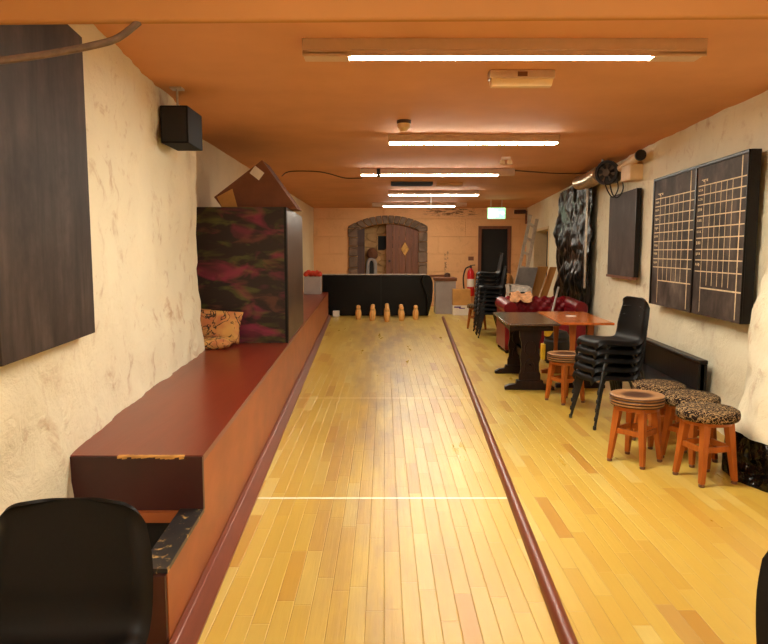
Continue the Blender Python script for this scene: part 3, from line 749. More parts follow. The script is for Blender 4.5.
# ------------------------------------------------------------------ end of the alley
t = thing('back_screen', 'long glossy black padded screen behind the skittle pins', 'screen', (0, 14.75, 0))
SB = 14.72; x0 = Q(322, 290, SB).x; x1 = Q(433, 290, SB).x; zt = Q(388, 275, SB).z
mb = MB(); rr = .22
out = [(x0, 0), (x1 - .10, 0), (x1 - .02, zt * .35), (x1, zt * .62)] + [(x1 - rr * .6 + rr * .6 * math.cos(q * PI / 12), zt - rr + rr * math.sin(q * PI / 12)) for q in range(1, 7)] + [(x0, zt)]
M['gloss'] = plain('glossy_black_vinyl', (9, 7, 7), .3, var=.1, spec=.2)
mb.prism([(x, SB, z) for x, z in out], (0, .10, 0)); mb.build('padding', M['gloss'], t, True, bevel=.02)
c = [(x1 - .36, SB - .012, 0.02 + zt - .03), (x1 - .26, SB - .02, zt * .82), (x1 - .17, SB - .02, zt * .55), (x1 - .13, SB - .015, zt * .25), (x1 - .13, SB - .01, .02)]
mb = MB(); mb.path(smooth_path([(c[0][0] + .14, c[0][1], c[0][2]), c[1], c[2], c[3], c[4]], 5), .028, 8)
mb.build('highlight_bead', M['gloss'], t, True)  # gloss bead added along the reflected highlight at the screen's curved end
MB().box(x0 - .0, x1 - .16, SB + .01, SB + .09, zt, zt + .022).build('top_rail', M['alu'], t, True)
mb = MB(); xm = Q(381, 290, SB).x; mb.box(xm - .006, xm + .006, SB - .006, SB, .02, zt - .02); mb.build('seam', M['rubber'], t, True)
a_, b_ = Q(329, 313.5, 14.5), Q(335.5, 318.5, 14.5)
o = MB().box(LANE_L(14.5) + .03, LANE_L(14.5) + .17, 14.45, 14.6, 0, .13).build('white_block', M['paper'], bevel=.01); tag(o, 'small white block on floor beside the foot of the ledge end', 'block')
# grey counter + boxes at the right of the screen
a_, b_ = Q(436, 280, 15.1), Q(456, 300, 15.1)
t = thing('counter_unit', 'grey laminate unit with brown top beside the black screen', 'counter', ((a_.x + b_.x) / 2, 15.3, 0))
MB().box(a_.x, b_.x, 15.15, 15.7, 0, .75).build('body', M['grey'], t, True)
MB().box(a_.x - .02, b_.x + .02, 15.1, 15.75, .75, .82).build('top', M['card'], t, True, bevel=.006)
a_, b_ = Q(453, 303.5, 14.9), Q(470, 313, 14.9)
h1 = .22
t = thing('white_carton', 'white carton with purple print on floor beneath a brown box', 'box', ((a_.x + b_.x) / 2, 14.9, 0))
MB().box(a_.x, b_.x, 14.85, 15.10, 0, h1).build('box', M['paper'], t, True)
mb = MB(); mb.box(a_.x + .02, a_.x + .17, 14.846, 14.85, h1 - .055, h1 - .025); mb.box(a_.x + .13, a_.x + .26, 14.846, 14.85, h1 - .075, h1 - .055); mb.build('print', M['purple'], t, True)
o = MB().box(a_.x - .005, b_.x, 14.86, 15.09, h1, h1 + .36).build('cardboard_box', M['cardpale'], bevel=.004); tag(o, 'plain pale brown cardboard box stacked on the white carton', 'box')

# skittle pins: diamond of nine
prof = [(.045, 0), (.050, .01), (.058, .05), (.064, .10), (.064, .14), (.056, .18), (.044, .207), (.040, .222), (.042, .235), (.045, .255), (.043, .275), (.034, .292), (.018, .3)]
pin = MB().lathe(prof, 20).build('skittle_pin', M['skittle'], sharp=50)
cxp = Q(387, 320, 13.9).x; ry = [13.45, 13.68, 13.92, 14.16, 14.40]; dxp = Q(401.3, 320, 13.92).x - cxp
pins = [(0, 0, 'turned wooden skittle pin at the front point of the diamond'), (-1, 1, 'turned wooden skittle pin just left of the front centre pin'), (1, 1, 'turned wooden skittle pin just right of the front centre pin'),
        (-2, 2, 'leftmost wooden skittle pin of the diamond'), (0, 2, 'middle wooden skittle pin, directly behind the front point'), (2, 2, 'rightmost wooden skittle pin of the diamond'),
        (-1, 3, 'wooden skittle pin in rear row, behind the one left of centre'), (1, 3, 'wooden skittle pin in rear row, behind the one right of centre'), (0, 4, 'rearmost wooden skittle pin, against the black screen')]
for i, (k, r_, lb) in enumerate(pins):
    o = pin if i == 0 else pin.copy()
    if i: COL.objects.link(o)
    o.location = (cxp + k * dxp, ry[r_], 0); o.rotation_euler = (0, 0, i * .7); tag(o, lb, 'skittle pin', 'skittle pins')

# ------------------------------------------------------------------ arched doorway
t = thing('arched_doorway', 'arched doorway with grey stone surround in the far wall', 'doorway', ((aL + aR) / 2, FARY, 0))
mb = MB(); n_ = 12; rnd = random.Random(4)
zz = 0
for side in (0, 1):
    z = 0
    while z < oS - .05:
        h_ = min(.20 + rnd.random() * .12, oS - z); xa, xb = (oL, aL) if side == 0 else (aR, oR); j = rnd.random() * .02
        mb.box(xa - j, xb + j * .2, FARY - .06, FARY + .03, z + .006, z + h_ - .006); z += h_
oa, ia = arc(oL, oR, oS, oT, n_), arc(aL, aR, aS, aT, n_)
for i in range(n_):
    sh = .008; a1, a2, b1, b2 = oa[i], oa[i + 1], ia[i], ia[i + 1]
    pp = [(a1[0] + sh, a1[1]), (a2[0] - sh, a2[1]), (b2[0] - sh, b2[1]), (b1[0] + sh, b1[1])]
    mb.prism([(x, FARY - .06 - rnd.random() * .015, z) for x, z in pp], (0, .09, 0))
mb.build('stone_surround', M['stone'], t, True, bevel=.018)
xm = Q(386, 250, FARY).x
mb = MB(); k = 5
top = [p for p in ia if p[0] > xm + .02]
ztop = lambda x: seg(x, aL, aR, aS, aT)
for i in range(k):
    xa = xm + (aR - xm) * i / k + .004; xb = xm + (aR - xm) * (i + 1) / k - .004
    mb.prism([(xa, FARY + .08, 0), (xb, FARY + .08, 0), (xb, FARY + .08, ztop(xb) - .01), (xa, FARY + .08, ztop(xa) - .01)], (0, .05, 0))
dl = mb.build('door_leaf', M['doorwood'], t, True); dl['label'] = 'brown plank door leaf, right half'
zr = Q(400, 242, FARY).z
mb = MB(); mb.box(xm + .03, aR - .02, FARY + .05, FARY + .08, zr - .05, zr + .05); mb.build('ledge_rail', M['doorwood'], t, True)
mb = MB(); c0 = Q(405, 249, FARY); mb.prism([(c0.x - .11, FARY + .03, c0.z), (c0.x, FARY + .03, c0.z - .18), (c0.x + .11, FARY + .03, c0.z), (c0.x, FARY + .03, c0.z + .18)], (0, .05, 0))
mb.build('diamond_plaque', M['raw'], t, True, bevel=.01)['label'] = 'pale carved diamond plaque'
mb = MB(); c0 = Q(389.5, 261, FARY); mb.path([(c0.x, FARY + .08, c0.z), (c0.x, FARY + .05, c0.z)], .03, 12); mb.build('door_knob', M['dark'], t, True)
xl2 = Q(364.5, 250, FARY).x
mb = MB(); mb.prism([(aL, FARY + .06, 0), (xl2, FARY + .12, 0), (xl2, FARY + .12, ztop(xl2) - .01), (aL, FARY + .06, ztop(aL + .01))], (0, .05, 0)); mb.box(aL, xl2, FARY + .02, FARY + .1, zr - .08, zr + .0)
mb.build('folded_leaf', M['doordark'], t, True)['label'] = 'dark brown folded door leaf, left side'
# inside the passage
PY = 17.95
a_, b_ = Q(378, 236, PY), Q(388, 250, PY)
o = thing('wall_recess', 'dark recess in rubble wall seen through the arched doorway', 'recess', (b_.x, PY, b_.z))
MB().box(a_.x, b_.x + .3, PY - .03, PY, b_.z, a_.z).build('void', M['dark'], o, True)
mb = MB(); mb.box(a_.x - .05, a_.x, PY - .05, PY, b_.z, a_.z + .05); mb.box(a_.x, b_.x + .3, PY - .05, PY, a_.z, a_.z + .05); mb.build('stone_edge', M['rubble'], o, True, bevel=.01)
pts = [Q(*q, PY) for q in ((388, 248), (384, 250), (380, 254), (377, 258), (375.5, 262), (375, 276))]
mb = MB(); mb.prism([(p.x, PY - .12, p.z) for p in pts] + [(pts[-1].x, PY - .12, 0), (pts[0].x + .4, PY - .12, 0), (pts[0].x + .4, PY - .12, pts[0].z)], (0, .12, 0))
o = mb.build('curved_stair_wall', M['rubble']); tag(o, 'low curved stone stair wall below recess, seen through arched doorway', 'stair wall')
a_ = Q(371.5, 266, PY - .3)
t = thing('arched_figure', 'pale arched stand with dark middle and shaggy brown top inside the doorway', 'figure', (a_.x, PY - .25, 0))
c = []
for q in range(0, 13): ang = PI * q / 12; c.append((a_.x - .10 * math.cos(ang), PY - .25, a_.z + .03 + .16 * math.sin(ang)))
mb = MB(); mb.path([(a_.x - .12, PY - .25, 0)] + c + [(a_.x + .12, PY - .25, 0)], .045, 8); mb.build('frame', M['grey'], t, True)
mb = MB(); mb.box(a_.x - .085, a_.x + .085, PY - .25, PY - .22, 0, a_.z + .14); mb.build('dark_panel', M['dark'], t, True)
mb = MB(); cz = a_.z + .30
mb.lathe([(.03, -.12), (.11, -.08), (.15, .0), (.13, .09), (.06, .15), (.01, .16)], 16, (a_.x + .02, PY - .22, cz))
for v in mb.bm.verts: v.co += Vector((nz(v.co, 9, 1), nz(v.co, 9, 2), nz(v.co, 9, 3))) * .05
mb.build('shaggy_top', M['card'], t, True)
# far corner pipes
a_, b_ = Q(521, 212, FARY), Q(525, 222, FARY)
t = thing('wall_pipe', 'dark pipe bracket at the top right corner of the far wall', 'pipe', (b_.x, FARY - .05, b_.z))
MB().path([(Q(514, 213, FARY).x, FARY - .06, a_.z), (b_.x, FARY - .06, a_.z)], .05, 10).build('horizontal_pipe', M['doordark'], t, True)
MB().path([(b_.x + .03, FARY - .06, a_.z + .03), (b_.x + .03, FARY - .06, b_.z - .05)], .04, 10).build('vertical_pipe', M['card'], t, True)
a_, b_ = Q(429, 275.5, FARY), Q(447, 274.5, FARY)
t = thing('wall_pipe', 'thin pipe with round valve low on the far wall beside the arch', 'pipe', (a_.x, FARY - .05, a_.z))
MB().path([(a_.x, FARY - .05, a_.z), (b_.x, FARY - .05, a_.z)], .022, 8).build('pipe_run', M['card'], t, True)
MB().lathe([(.02, -.07), (.07, -.05), (.08, 0), (.07, .05), (.02, .07)], 12, (b_.x, FARY - .07, a_.z)).build('valve', M['doordark'], t, True)
a_ = Q(471, 258.5, FARY)
o = MB().box(a_.x - .07, a_.x + .07, FARY - .012, FARY, a_.z - .05, a_.z + .05).build('wall_notice', M['doorwood']); tag(o, 'small reddish-brown notice on far wall above the fire extinguisher', 'notice')

# fire extinguisher
a_ = Q(471, 265, FARY - .15); b_ = Q(471, 296, FARY - .15); zb_ = b_.z; H = a_.z - b_.z
t = thing('fire_extinguisher', 'red fire extinguisher hung on far wall beside black door', 'fire extinguisher', (a_.x, FARY - .13, zb_))
MB().lathe([(.085, 0), (.095, .015), (.095, H * .72), (.08, H * .8), (.04, H * .86), (.03, H * .9)], 20, (a_.x, FARY - .13, zb_)).build('cylinder', M['red'], t, True)
mb = MB(); mb.lathe([(.028, H * .9), (.03, H * .95), (.02, H * .97)], 12, (a_.x, FARY - .13, zb_)); mb.bar((a_.x - .03, FARY - .13, zb_ + H * .98), (a_.x + .11, FARY - .13, zb_ + H), .03, .02); mb.build('valve_handle', M['rubber'], t, True)
mb = MB(); mb.path(smooth_path([(a_.x - .02, FARY - .13, zb_ + H * .95), (a_.x - .13, FARY - .13, zb_ + H * .88), (a_.x - .19, FARY - .13, zb_ + H * .6), (a_.x - .17, FARY - .13, zb_ + H * .25), (a_.x - .12, FARY - .13, zb_ + .05)]), .018, 8); mb.build('hose', M['rubber'], t, True)
mb = MB(); mb.lathe([(.0965, H * .3), (.0965, H * .55)], 20, (a_.x, FARY - .13, zb_)); mb.build('band', M['paper'], t, True)
mb = MB(); mb.box(a_.x - .03, a_.x + .03, FARY - .05, FARY, zb_ + H * .4, zb_ + H * .75); mb.build('wall_bracket', M['dark'], t, True)

# ------------------------------------------------------------------ chairs
prof = [(-.222, .388, .150), (-.222, .410, .178), (-.205, .432, .192), (-.15, .443, .202), (-.05, .434, .207), (.05, .425, .207), (.115, .426, .205), (.158, .446, .214), (.182, .492, .220), (.198, .56, .220), (.214, .64, .214), (.228, .715, .198), (.234, .750, .188), (.237, .772, .170), (.2385, .785, .146), (.239, .791, .112)]
def catm(L, k):
    out = []
    for i in range(len(L) - 1):
        p0, p1, p2, p3 = [Vector(L[max(0, min(len(L) - 1, i + d_))]) for d_ in (-1, 0, 1, 2)]
        for j in range(k):
            q = j / k
            out.append(.5 * ((2 * p1) + (p2 - p0) * q + (2 * p0 - 5 * p1 + 4 * p2 - p3) * q * q + (3 * p1 - p0 - 3 * p2 + p3) * q ** 3))
    return out + [Vector(L[-1])]
R_ = catm(prof, 3)
def shell_f(u, v):
    i = min(int(round(v * (len(R_) - 1))), len(R_) - 1); y, z, w_ = R_[i]
    a_ = 2 * u - 1; a_ = math.copysign(abs(a_) ** .85, a_); back = min(1, max(0, (z - .44) / .12)) if y > .1 else 0
    e = max(0, (abs(a_) - .82) / .18) ** 2 * min(1, max(0, (.775 - z) / .06))
    x = a_ * w_
    z += (1 - back) * (.012 * a_ * a_ - .038 * e); y += back * (-.030 * a_ * a_ + .034 * e)
    return (x, y, z)
def make_chair(label, group, loc, rz):
    t = thing('plastic_chair', label, 'chair', loc, rz, group); t.scale = (.95, .95, .95)
    MB().grid(22, len(R_) - 1, shell_f).build('seat_shell', M['black'], t, sharp=80, solid=.009, offset=0)
    for sx in (-1, 1):
        for sy, foot in ((-1, -.215), (1, .235)):
            mb = MB(); mb.path([(sx * .155, sy * .10, .412), (sx * .168, sy * .125, .38), (sx * .212, foot, .012)], .0115, 8); mb.build('leg', M['blackframe'], t)
            # rubber tip
    mb = MB()
    for sy in (-1, 1): mb.path([(-.157, sy * .10, .408), (.157, sy * .10, .408)], .009, 8)
    for sx in (-1, 1): mb.path([(sx * .155, -.10, .405), (sx * .155, .10, .405)], .009, 8)
    mb.build('under_frame', M['blackframe'], t)
    for sx in (-1, 1):
        for foot in (-.215, .235): MB().lathe([(.011, 0), (.014, .003), (.014, .03), (.011, .034)], 10, (sx * .212, foot, 0)).build('foot_tip', M['rubber'], t)
    return t
ch0 = make_chair('black plastic chair in the bottom left foreground beside the open step', None, (-.812, 1.49, 0), .05)
dup(ch0, (1.075, 1.29, 0), -.04, 'black plastic chair just showing at the bottom right corner')
pitch = .070
ordn = ['bottom', 'second from bottom', 'middle', 'second from top', 'topmost']
for k in range(5):
    dup(ch0, (1.825 + .006 * k, 5.42, pitch * k), -PI / 2 + .2, ordn[k] + ' black plastic chair of the stack of five beside the stools', 'stack of five chairs by the stools')
def nth(k, n):
    if k == 0: return 'bottom'
    if k == n - 1: return 'topmost'
    return ['', 'second', 'third', 'fourth', 'fifth', 'sixth', 'seventh', 'eighth', 'ninth'][k] + ' from bottom'
for k in range(7): dup(ch0, (1.76 + .004 * k, 11.05, pitch * k), -PI / 2 - .06, nth(k, 7) + ' black chair of the shorter far stack, in front of the taller one', 'shorter far chair stack')
for k in range(10): dup(ch0, (1.79 + .004 * k, 11.62, pitch * k), -PI / 2 - .03, nth(k, 10) + ' black chair of the taller far stack, nearer the black door', 'taller far chair stack')

# ------------------------------------------------------------------ stools
def make_stool(label, group, loc, rz, kind):
    t = thing('bar_stool' if 0 else 'low_stool', label, 'stool', loc, rz, group)
    if kind == 'ring':
        MB().lathe([(.150, .388), (.168, .392), (.172, .400), (.172, .408), (.164, .412), (.172, .416), (.176, .426), (.172, .434), (.166, .437), (.174, .441), (.176, .452), (.170, .460), (.155, .463), (.145, .459), (.05, .455), (.005, .455)], 40).build('seat', M['ring'], t, sharp=60)
    else:
        MB().lathe([(.150, .385), (.172, .388), (.180, .40), (.182, .425), (.178, .442), (.160, .453), (.10, .459), (.01, .461)], 40).build('seat', M['leopard'], t, sharp=60)
    MB().lathe([(.135, .36), (.14, .362), (.14, .392), (.135, .393)], 32).build('seat_ring', M['orange'], t)
    for k in range(4):
        a_ = PI / 4 + k * PI / 2; c_, s_ = math.cos(a_), math.sin(a_)
        lg = MB(); lg.taper((c_ * .118, s_ * .118, .375), (c_ * .165, s_ * .165, .018), .024, .015); o = lg.build('leg', M['orange'], t, bevel=.003)
        MB().lathe([(.016, 0), (.018, .004), (.018, .014), (.012, .018)], 10, (c_ * .165, s_ * .165, 0)).build('glide', M['glide'], o)
    for k in range(4):
        a1, a2 = PI / 4 + k * PI / 2, PI / 4 + (k + 1) * PI / 2; r_ = .139; z_ = .215
        MB().bar((r_ * math.cos(a1), r_ * math.sin(a1), z_), (r_ * math.cos(a2), r_ * math.sin(a2), z_), .016, .036).build('stretcher', M['orange'], t, bevel=.002)
    return t
st = make_stool('orange wooden stool with plain ringed brown seat in front of patterned stools', 'ringed-seat stools', (1.685, 4.385, 0), .72, 'ring')
A = P(566, 353, .46)
dup(st, (A.x, A.y, 0), .45, 'ringed brown-seated wooden stool between orange table and chair stack', 'ringed-seat stools')
sp = make_stool('wooden stool with dark patterned cushion nearest the front, by the black skirting', 'patterned stools', (1.985, 4.03, 0), .25, 'leopard')
dup(sp, (2.06, 4.42, 0), .5, 'dark patterned cushion stool in the middle of the three', 'patterned stools')
dup(sp, (2.0, 4.80, 0), .15, 'dark patterned cushion stool furthest back, beside the chair stack', 'patterned stools')
A = P(472, 331, 0)
dup(sp, (1.69, 12.15, 0), .4, 'patterned stool far off below the fire extinguisher, beside black chairs', 'patterned stools')

# ------------------------------------------------------------------ black settle under the scoreboard
sy0, sy1 = 5.30, 6.75
t = thing('settle', 'low black wooden settle against the right wall beneath the scoreboard', 'settle', (wrp(6, .35), 6, 0))
def rw(ya, yb, z0, z1, o1, o2, m): rb(ya, yb, z0, z1, o1, o2, 0, m)
A = at_wall(700, 362, .16)
sy0 = A.y; zt = A.z
mb = MB(); rw(sy0, sy1, .10, zt - .02, .12, .15, mb); mb.build('back_panel', M['blackwood'], t, True)
mb = MB(); rw(sy0 - .02, sy1 + .02, zt - .02, zt + .015, .10, .175, mb); mb.build('top_rail', M['blackwood'], t, True, bevel=.008)
mb = MB(); rw(sy0, sy0 + .05, 0, zt - .02, .10, .17, mb); rw(sy1 - .05, sy1, 0, zt - .02, .10, .17, mb); mb.build('end_post', M['blackwood'], t, True)
mb = MB(); rw(sy0, sy1, .24, .28, .15, .42, mb); mb.build('seat', M['blackwood'], t, True, bevel=.005)
for ya in (sy0 + .0, sy1 - .05):
    mb = MB(); rw(ya, ya + .05, 0, .24, .36, .41, mb); mb.build('leg', M['blackwood'], t, True)

# ------------------------------------------------------------------ tables
TZ = .695
A, B, Cc, D = P(504, 324, TZ), P(488, 312, TZ), P(536, 311.5, TZ), P(555, 323, TZ)
cx, cy = (A.x + D.x + B.x + Cc.x) / 4, (A.y + D.y + B.y + Cc.y) / 4; W_ = .53; L_ = 1.28; rz = -math.atan2(B.x - A.x, B.y - A.y)
rz = -.055
t = thing('trestle_table', 'narrow dark oak trestle table with carved end supports beside the alley', 'table', (cx + .03, cy - .05, 0), rz)
MB().box(-W_ / 2, W_ / 2, -L_ / 2, L_ / 2, TZ - .022, TZ).build('table_top', M['tabledark'], t, bevel=.004)
mb = MB(); mb.box(-W_ / 2 + .05, W_ / 2 - .05, -L_ / 2 + .12, L_ / 2 - .12, TZ - .085, TZ - .022); mb.build('apron', M['darkwood'], t)
def support(y, parent, m, carve=True, wide=.215, foot=.50):
    hw = wide / 2
    side = [(1.0, .10), (1.0, .16), (.86, .20), (.84, .27), (.96, .33), (.80, .42), (.84, .49), (1.0, .54), (1.02, TZ - .085)]
    poly = [(hw * a_, y - .02, z) for a_, z in side] + [(-hw * a_, y - .02, z) for a_, z in reversed(side)]
    o = MB().prism(poly, (0, .04, 0)).build('end_support', m, parent, bevel=.004)
    if carve:
        mb = MB()
        for sx in (-1, 1):
            mb.path(smooth_path([(sx * .02, y - .022, .50), (sx * .05, y - .024, .46), (sx * .055, y - .024, .40), (sx * .03, y - .024, .36)], 4), .007, 6)
        mb.path(smooth_path([(-.05, y - .022, .20), (-.045, y - .024, .27), (0, y - .024, .32), (.045, y - .024, .27), (.05, y - .022, .20)], 4), .008, 6)
        mb.lathe([(.004, -.012), (.018, -.004), (.018, .004), (.004, .012)], 10, (0, y - .024, .255)); mb.path([(-.07, y - .022, .175), (.07, y - .022, .175)], .006, 6)
        mb.build('carving', m, o)
    fz = [( -foot / 2, .0), (foot / 2, 0), (foot / 2, .03), (foot / 2 - .05, .055), (.14, .062), (.13, .10), (-.13, .10), (-.14, .062), (-foot / 2 + .05, .055), (-foot / 2, .03)]
    MB().prism([(a_, y - .035, z) for a_, z in fz], (0, .07, 0)).build('foot', m, parent, bevel=.004)
support(-.46, t, M['darkwood']); support(.46, t, M['darkwood'])
MB().bar((0, -.44, .30), (0, .44, .30), .03, .09).build('stretcher', M['darkwood'], t)
A2, D2 = P(556, 323, TZ + .003), P(608, 322, TZ + .003); cx2 = (A2.x + D2.x) / 2 + .03; cy2 = cy + .0
c2x = cx + W_ / 2 + .28 + .03
t = thing('trestle_table', 'polished orange wooden table with a pale disc for a reflection, beside dark table', 'table', (c2x, cy + .01, 0), rz)
MB().box(-.27, .27, -L_ / 2, L_ / 2, TZ - .02, TZ + .004).build('table_top', M['tableorange'], t, bevel=.004)
for y in (-.42, .42):
    side = [(.07, .09), (.07, .2), (.055, .32), (.075, .45), (.09, .56), (.10, TZ - .02)]
    for sx in (-.09, .09): MB().prism([(sx + .035 * a_ / .1, y - .02, z) for a_, z in side] + [(sx - .035 * a_ / .1, y - .02, z) for a_, z in reversed(side)], (0, .04, 0)).build('post', M['orange'], t, bevel=.004)
    fz = [(-.25, 0), (.25, 0), (.25, .035), (.16, .06), (.13, .10), (-.13, .10), (-.16, .06), (-.25, .035)]
    MB().prism([(a_, y - .035, z) for a_, z in fz], (0, .07, 0)).build('foot', M['orange'] if y > 0 else M['darkwood'], t, bevel=.004)
MB().bar((0, -.42, .16), (0, .42, .16), .03, .07).build('stretcher', M['orange'], t)
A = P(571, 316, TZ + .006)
o = MB().lathe([(.055, 0), (.058, .002), (.055, .004), (.01, .004)], 24, (A.x, A.y, TZ + .004)).build('glare_disc', M['paper']); tag(o, 'small pale disc standing in for a light reflected in the orange table', 'glare_disc')  # pale disc added in place of a light's reflection on the polish

# ------------------------------------------------------------------ red sofa and what lies on it
sx0, sx1, sfy, sby = 1.655, 2.80, 9.18, 9.95
t = thing('sofa', 'oxblood red buttoned leather sofa behind the two tables', 'sofa', ((sx0 + sx1) / 2, (sfy + sby) / 2, 0))
MB().box(sx0 + .03, sx1 - .03, sfy + .03, sby - .04, .06, .30).build('base', M['leather'], t, True, bevel=.02)
for sx in (-1, 1):
    xa = sx0 if sx < 0 else sx1; inn = xa - sx * .17
    mb = MB(); mb.box(min(xa - sx * .015, inn), max(xa - sx * .015, inn), sfy, sby - .05, .05, .60)
    mb.path([(xa - sx * .085, sfy - .01, .625), (xa - sx * .085, sby - .02, .655)], .092, 18); mb.build('arm', M['leather'], t, True, bevel=.01)
def back_f(u, v):
    x = sx0 + .10 + u * (sx1 - sx0 - .20)
    prof_ = [(sby - .16, .36), (sby - .22, .48), (sby - .23, .60), (sby - .20, .69), (sby - .12, .745), (sby - .02, .73), (sby + .0, .62), (sby - .03, .3), (sby - .05, .08)]
    tt = v * (len(prof_) - 1); i = min(int(tt), len(prof_) - 2); q = tt - i
    y = prof_[i][0] * (1 - q) + prof_[i + 1][0] * q; z = prof_[i][1] * (1 - q) + prof_[i + 1][1] * q
    k = math.cos(u * 7 * 2 * PI) * math.cos(v * 5 * 2 * PI) if v < .55 else 0
    y -= .018 * (k if v < .4 else 0); z += .018 * k * min(1, v * 4) - (.0)
    return (x, y, z)
mb = MB(); mb.grid(70, 48, back_f); mb.build('backrest', M['leather'], t, True, solid=.02, sharp=80)
def cush(u, v):
    a_, b_ = 2 * u - 1, 2 * v - 1; e = (max(0, 1 - a_ ** 6) * max(0, 1 - b_ ** 6)) ** .5
    return ((sx0 + sx1) / 2 + a_ * (sx1 - sx0 - .36) / 2, (sfy + sby - .2) / 2 + b_ * .27, .30 + .13 * e)
mb = MB(); mb.grid(24, 16, cush); mb.box(sx0 + .19, sx1 - .19, sfy + .02, sby - .26, .29, .34); mb.build('seat_cushion', M['leather'], t, True)
for xa in (sx0 + .06, sx1 - .06):
    for ya in (sfy + .06, sby - .1): MB().lathe([(.02, 0), (.03, .02), (.025, .06)], 10, (xa, ya, 0)).build('foot', M['darkwood'], t, True)
A = Q(521, 301, 9.72)
def cloth(u, v):
    x = A.x - .15 + u * .32; y = 9.62 + v * .36; p = (x, y, 0)
    zz = .755 + .05 * nz(p, 9, 3) + .03 * nz(p, 20, 5)
    if v < .3: zz -= (.3 - v) * .35
    if v > .9: zz -= (v - .9) * .4
    return (x + .05 * (v - .5) + .02 * nz(p, 12), y, zz + .03)
o = MB().grid(22, 18, cloth).build('garment', M['tan'], solid=.012, sharp=80); tag(o, 'crumpled tan garment thrown over the back of the red sofa', 'garment')

# ------------------------------------------------------------------ things behind: boards, ladder, drape
def lean(px0, px1, pyt, pxb0, pxb1, pyb, Y, th, mats, name, label, cat, bev=.004):
    a1, a2, b1, b2 = Q(px0, pyt, Y), Q(px1, pyt, Y), Q(pxb0, pyb, Y), Q(pxb1, pyb, Y)
    f = a1.z / (a1.z - b1.z); c1 = a1 + (b1 - a1) * f; f = a2.z / (a2.z - b2.z); c2 = a2 + (b2 - a2) * f
    o = MB().prism([a1, a2, c2, c1], (0, th, 0)).build(name, mats, bevel=bev); tag(o, label, cat); return o
lean(519, 538, 267.5, 511.5, 530, 299, 12.15, .03, M['greypanel'], 'hardboard_panel', 'grey hardboard panel leaning behind the red sofa, left of wooden boards', 'panel')
lean(537.5, 548.5, 266.5, 525.5, 537.5, 300, 12.3, .03, M['plank'], 'wooden_board', 'wide yellow pine board leaning beside the grey panel', 'board')
lean(550, 557, 267, 539, 546, 300, 12.42, .03, M['plank'], 'wooden_board', 'narrow pine board leaning nearest the right wall', 'board')
# ladder
LYd = 14.4
a1, a2, b1, b2 = Q(530.5, 215, LYd), Q(537, 219, LYd), Q(513.5, 296, LYd), Q(522, 296, LYd)
f1_, f2_ = a1.z / (a1.z - b1.z), a2.z / (a2.z - b2.z); c1, c2 = a1 + (b1 - a1) * f1_, a2 + (b2 - a2) * f2_
t = thing('step_ladder', 'folded aluminium ladder leaning in the far right corner', 'ladder', (c1.x, LYd, 0))
for p, q in ((a1, c1), (a2, c2)): MB().bar(p, q + Vector((0, 0, .01)), .06, .05, up=(0, 1, 0)).build('stile', M['alu'], t, True)
for k in range(7):
    f = (k + .6) / 7.2; p = a1 + (c1 - a1) * f; q = a2 + (c2 - a2) * f
    MB().bar(p, q, .05, .12, up=(0, 1, 0)).build('rung', M['alu'], t, True)
# pale bag
A, B = Q(509, 285, 10.5), Q(532, 285, 10.5)
t = thing('pale_carton', 'crumpled pale carton with round dark opening, behind the red sofa', 'carton', ((A.x + B.x) / 2, 10.5, 0))
mb = MB()
mb.grid(14, 14, lambda u, v: (A.x + u * (B.x - A.x) + (.03 * (1 - u) if v > .9 else 0), 10.5, v * (A.z - .05 * u))); mb.grid(14, 6, lambda u, v: (A.x + u * (B.x - A.x) + .02 * v, 10.5 + v * .3, A.z - .05 * u + .02 * v)); mb.grid(6, 14, lambda u, v: (A.x, 10.5 + u * .3, v * A.z)); mb.grid(6, 14, lambda u, v: (B.x, 10.5 + u * .3, v * (A.z - .05))); mb.grid(14, 14, lambda u, v: (A.x + u * (B.x - A.x), 10.8, v * (A.z - .05 * u)))
for v in mb.bm.verts:
    if v.co.z > .02: v.co += Vector((nz(v.co, 7, 1), nz(v.co, 7, 2), nz(v.co, 7, 3))) * .025
mb.build('box', M['bag'], t, True, sharp=80)
MB().path([((A.x + B.x) / 2 + .03, 10.475, A.z - .19), ((A.x + B.x) / 2 + .03, 10.53, A.z - .19)], .085, 20).build('round_opening', M['dark'], t, True)
# orange cloth bag behind chairs
A = Q(508.5, 281, 12.2)
mb = MB(); mb.lathe([(.10, 0), (.12, .08), (.11, .5), (.09, .75), (.10, .9), (.06, A.z + .1), (.02, A.z + .14)], 14, (A.x, 12.2, 0))
for v in mb.bm.verts: v.co += Vector((nz(v.co, 7, 4), nz(v.co, 7, 5), 0)) * .04
o = mb.build('orange_bag', M['plank'], sharp=80); tag(o, 'tall orange-brown bag standing right of the far black chair stacks', 'bag')
# black plastic drape over the wall
dy0, dy1 = 9.5, 12.25
def drape(u, v):
    z = .0 + v * 2.44; e0 = .10 * nz((0, z, 0), 3.0, 8) + .04 * nz((0, z, 1), 9, 2); e1 = .10 * nz((4, z, 0), 2.5, 3)
    Y = (dy0 + e0) * (1 - u) + (dy1 + e1) * u
    p = (u * 2.6, z, 0)
    c1 = noise.voronoi(Vector((p[0] * 3.2, z * 1.6, .3)))[0]; c2 = noise.voronoi(Vector((p[0] * 6, z * 4.2, 1.3)))[0]
    d_ = .10 * (c1[1] - c1[0]) + .045 * (c2[1] - c2[0]) + .05 * nz(p, 1.6, 6)
    return (wr(Y) - .06 - max(0, d_), Y, z + .003)
t = thing('plastic_drape', 'crumpled glossy black polythene sheet hung over right wall beyond small chalkboard', 'plastic sheet', (wr(11) - .1, 11, 0))
MB().grid(130, 120, drape).build('sheet', M['poly2'], t, True, recalc=False, sharp=40, solid=.004, offset=0)
A = at_wall(586.5, 200, .2); B = at_wall(585, 290, .2); yv = (A.y + B.y) / 2
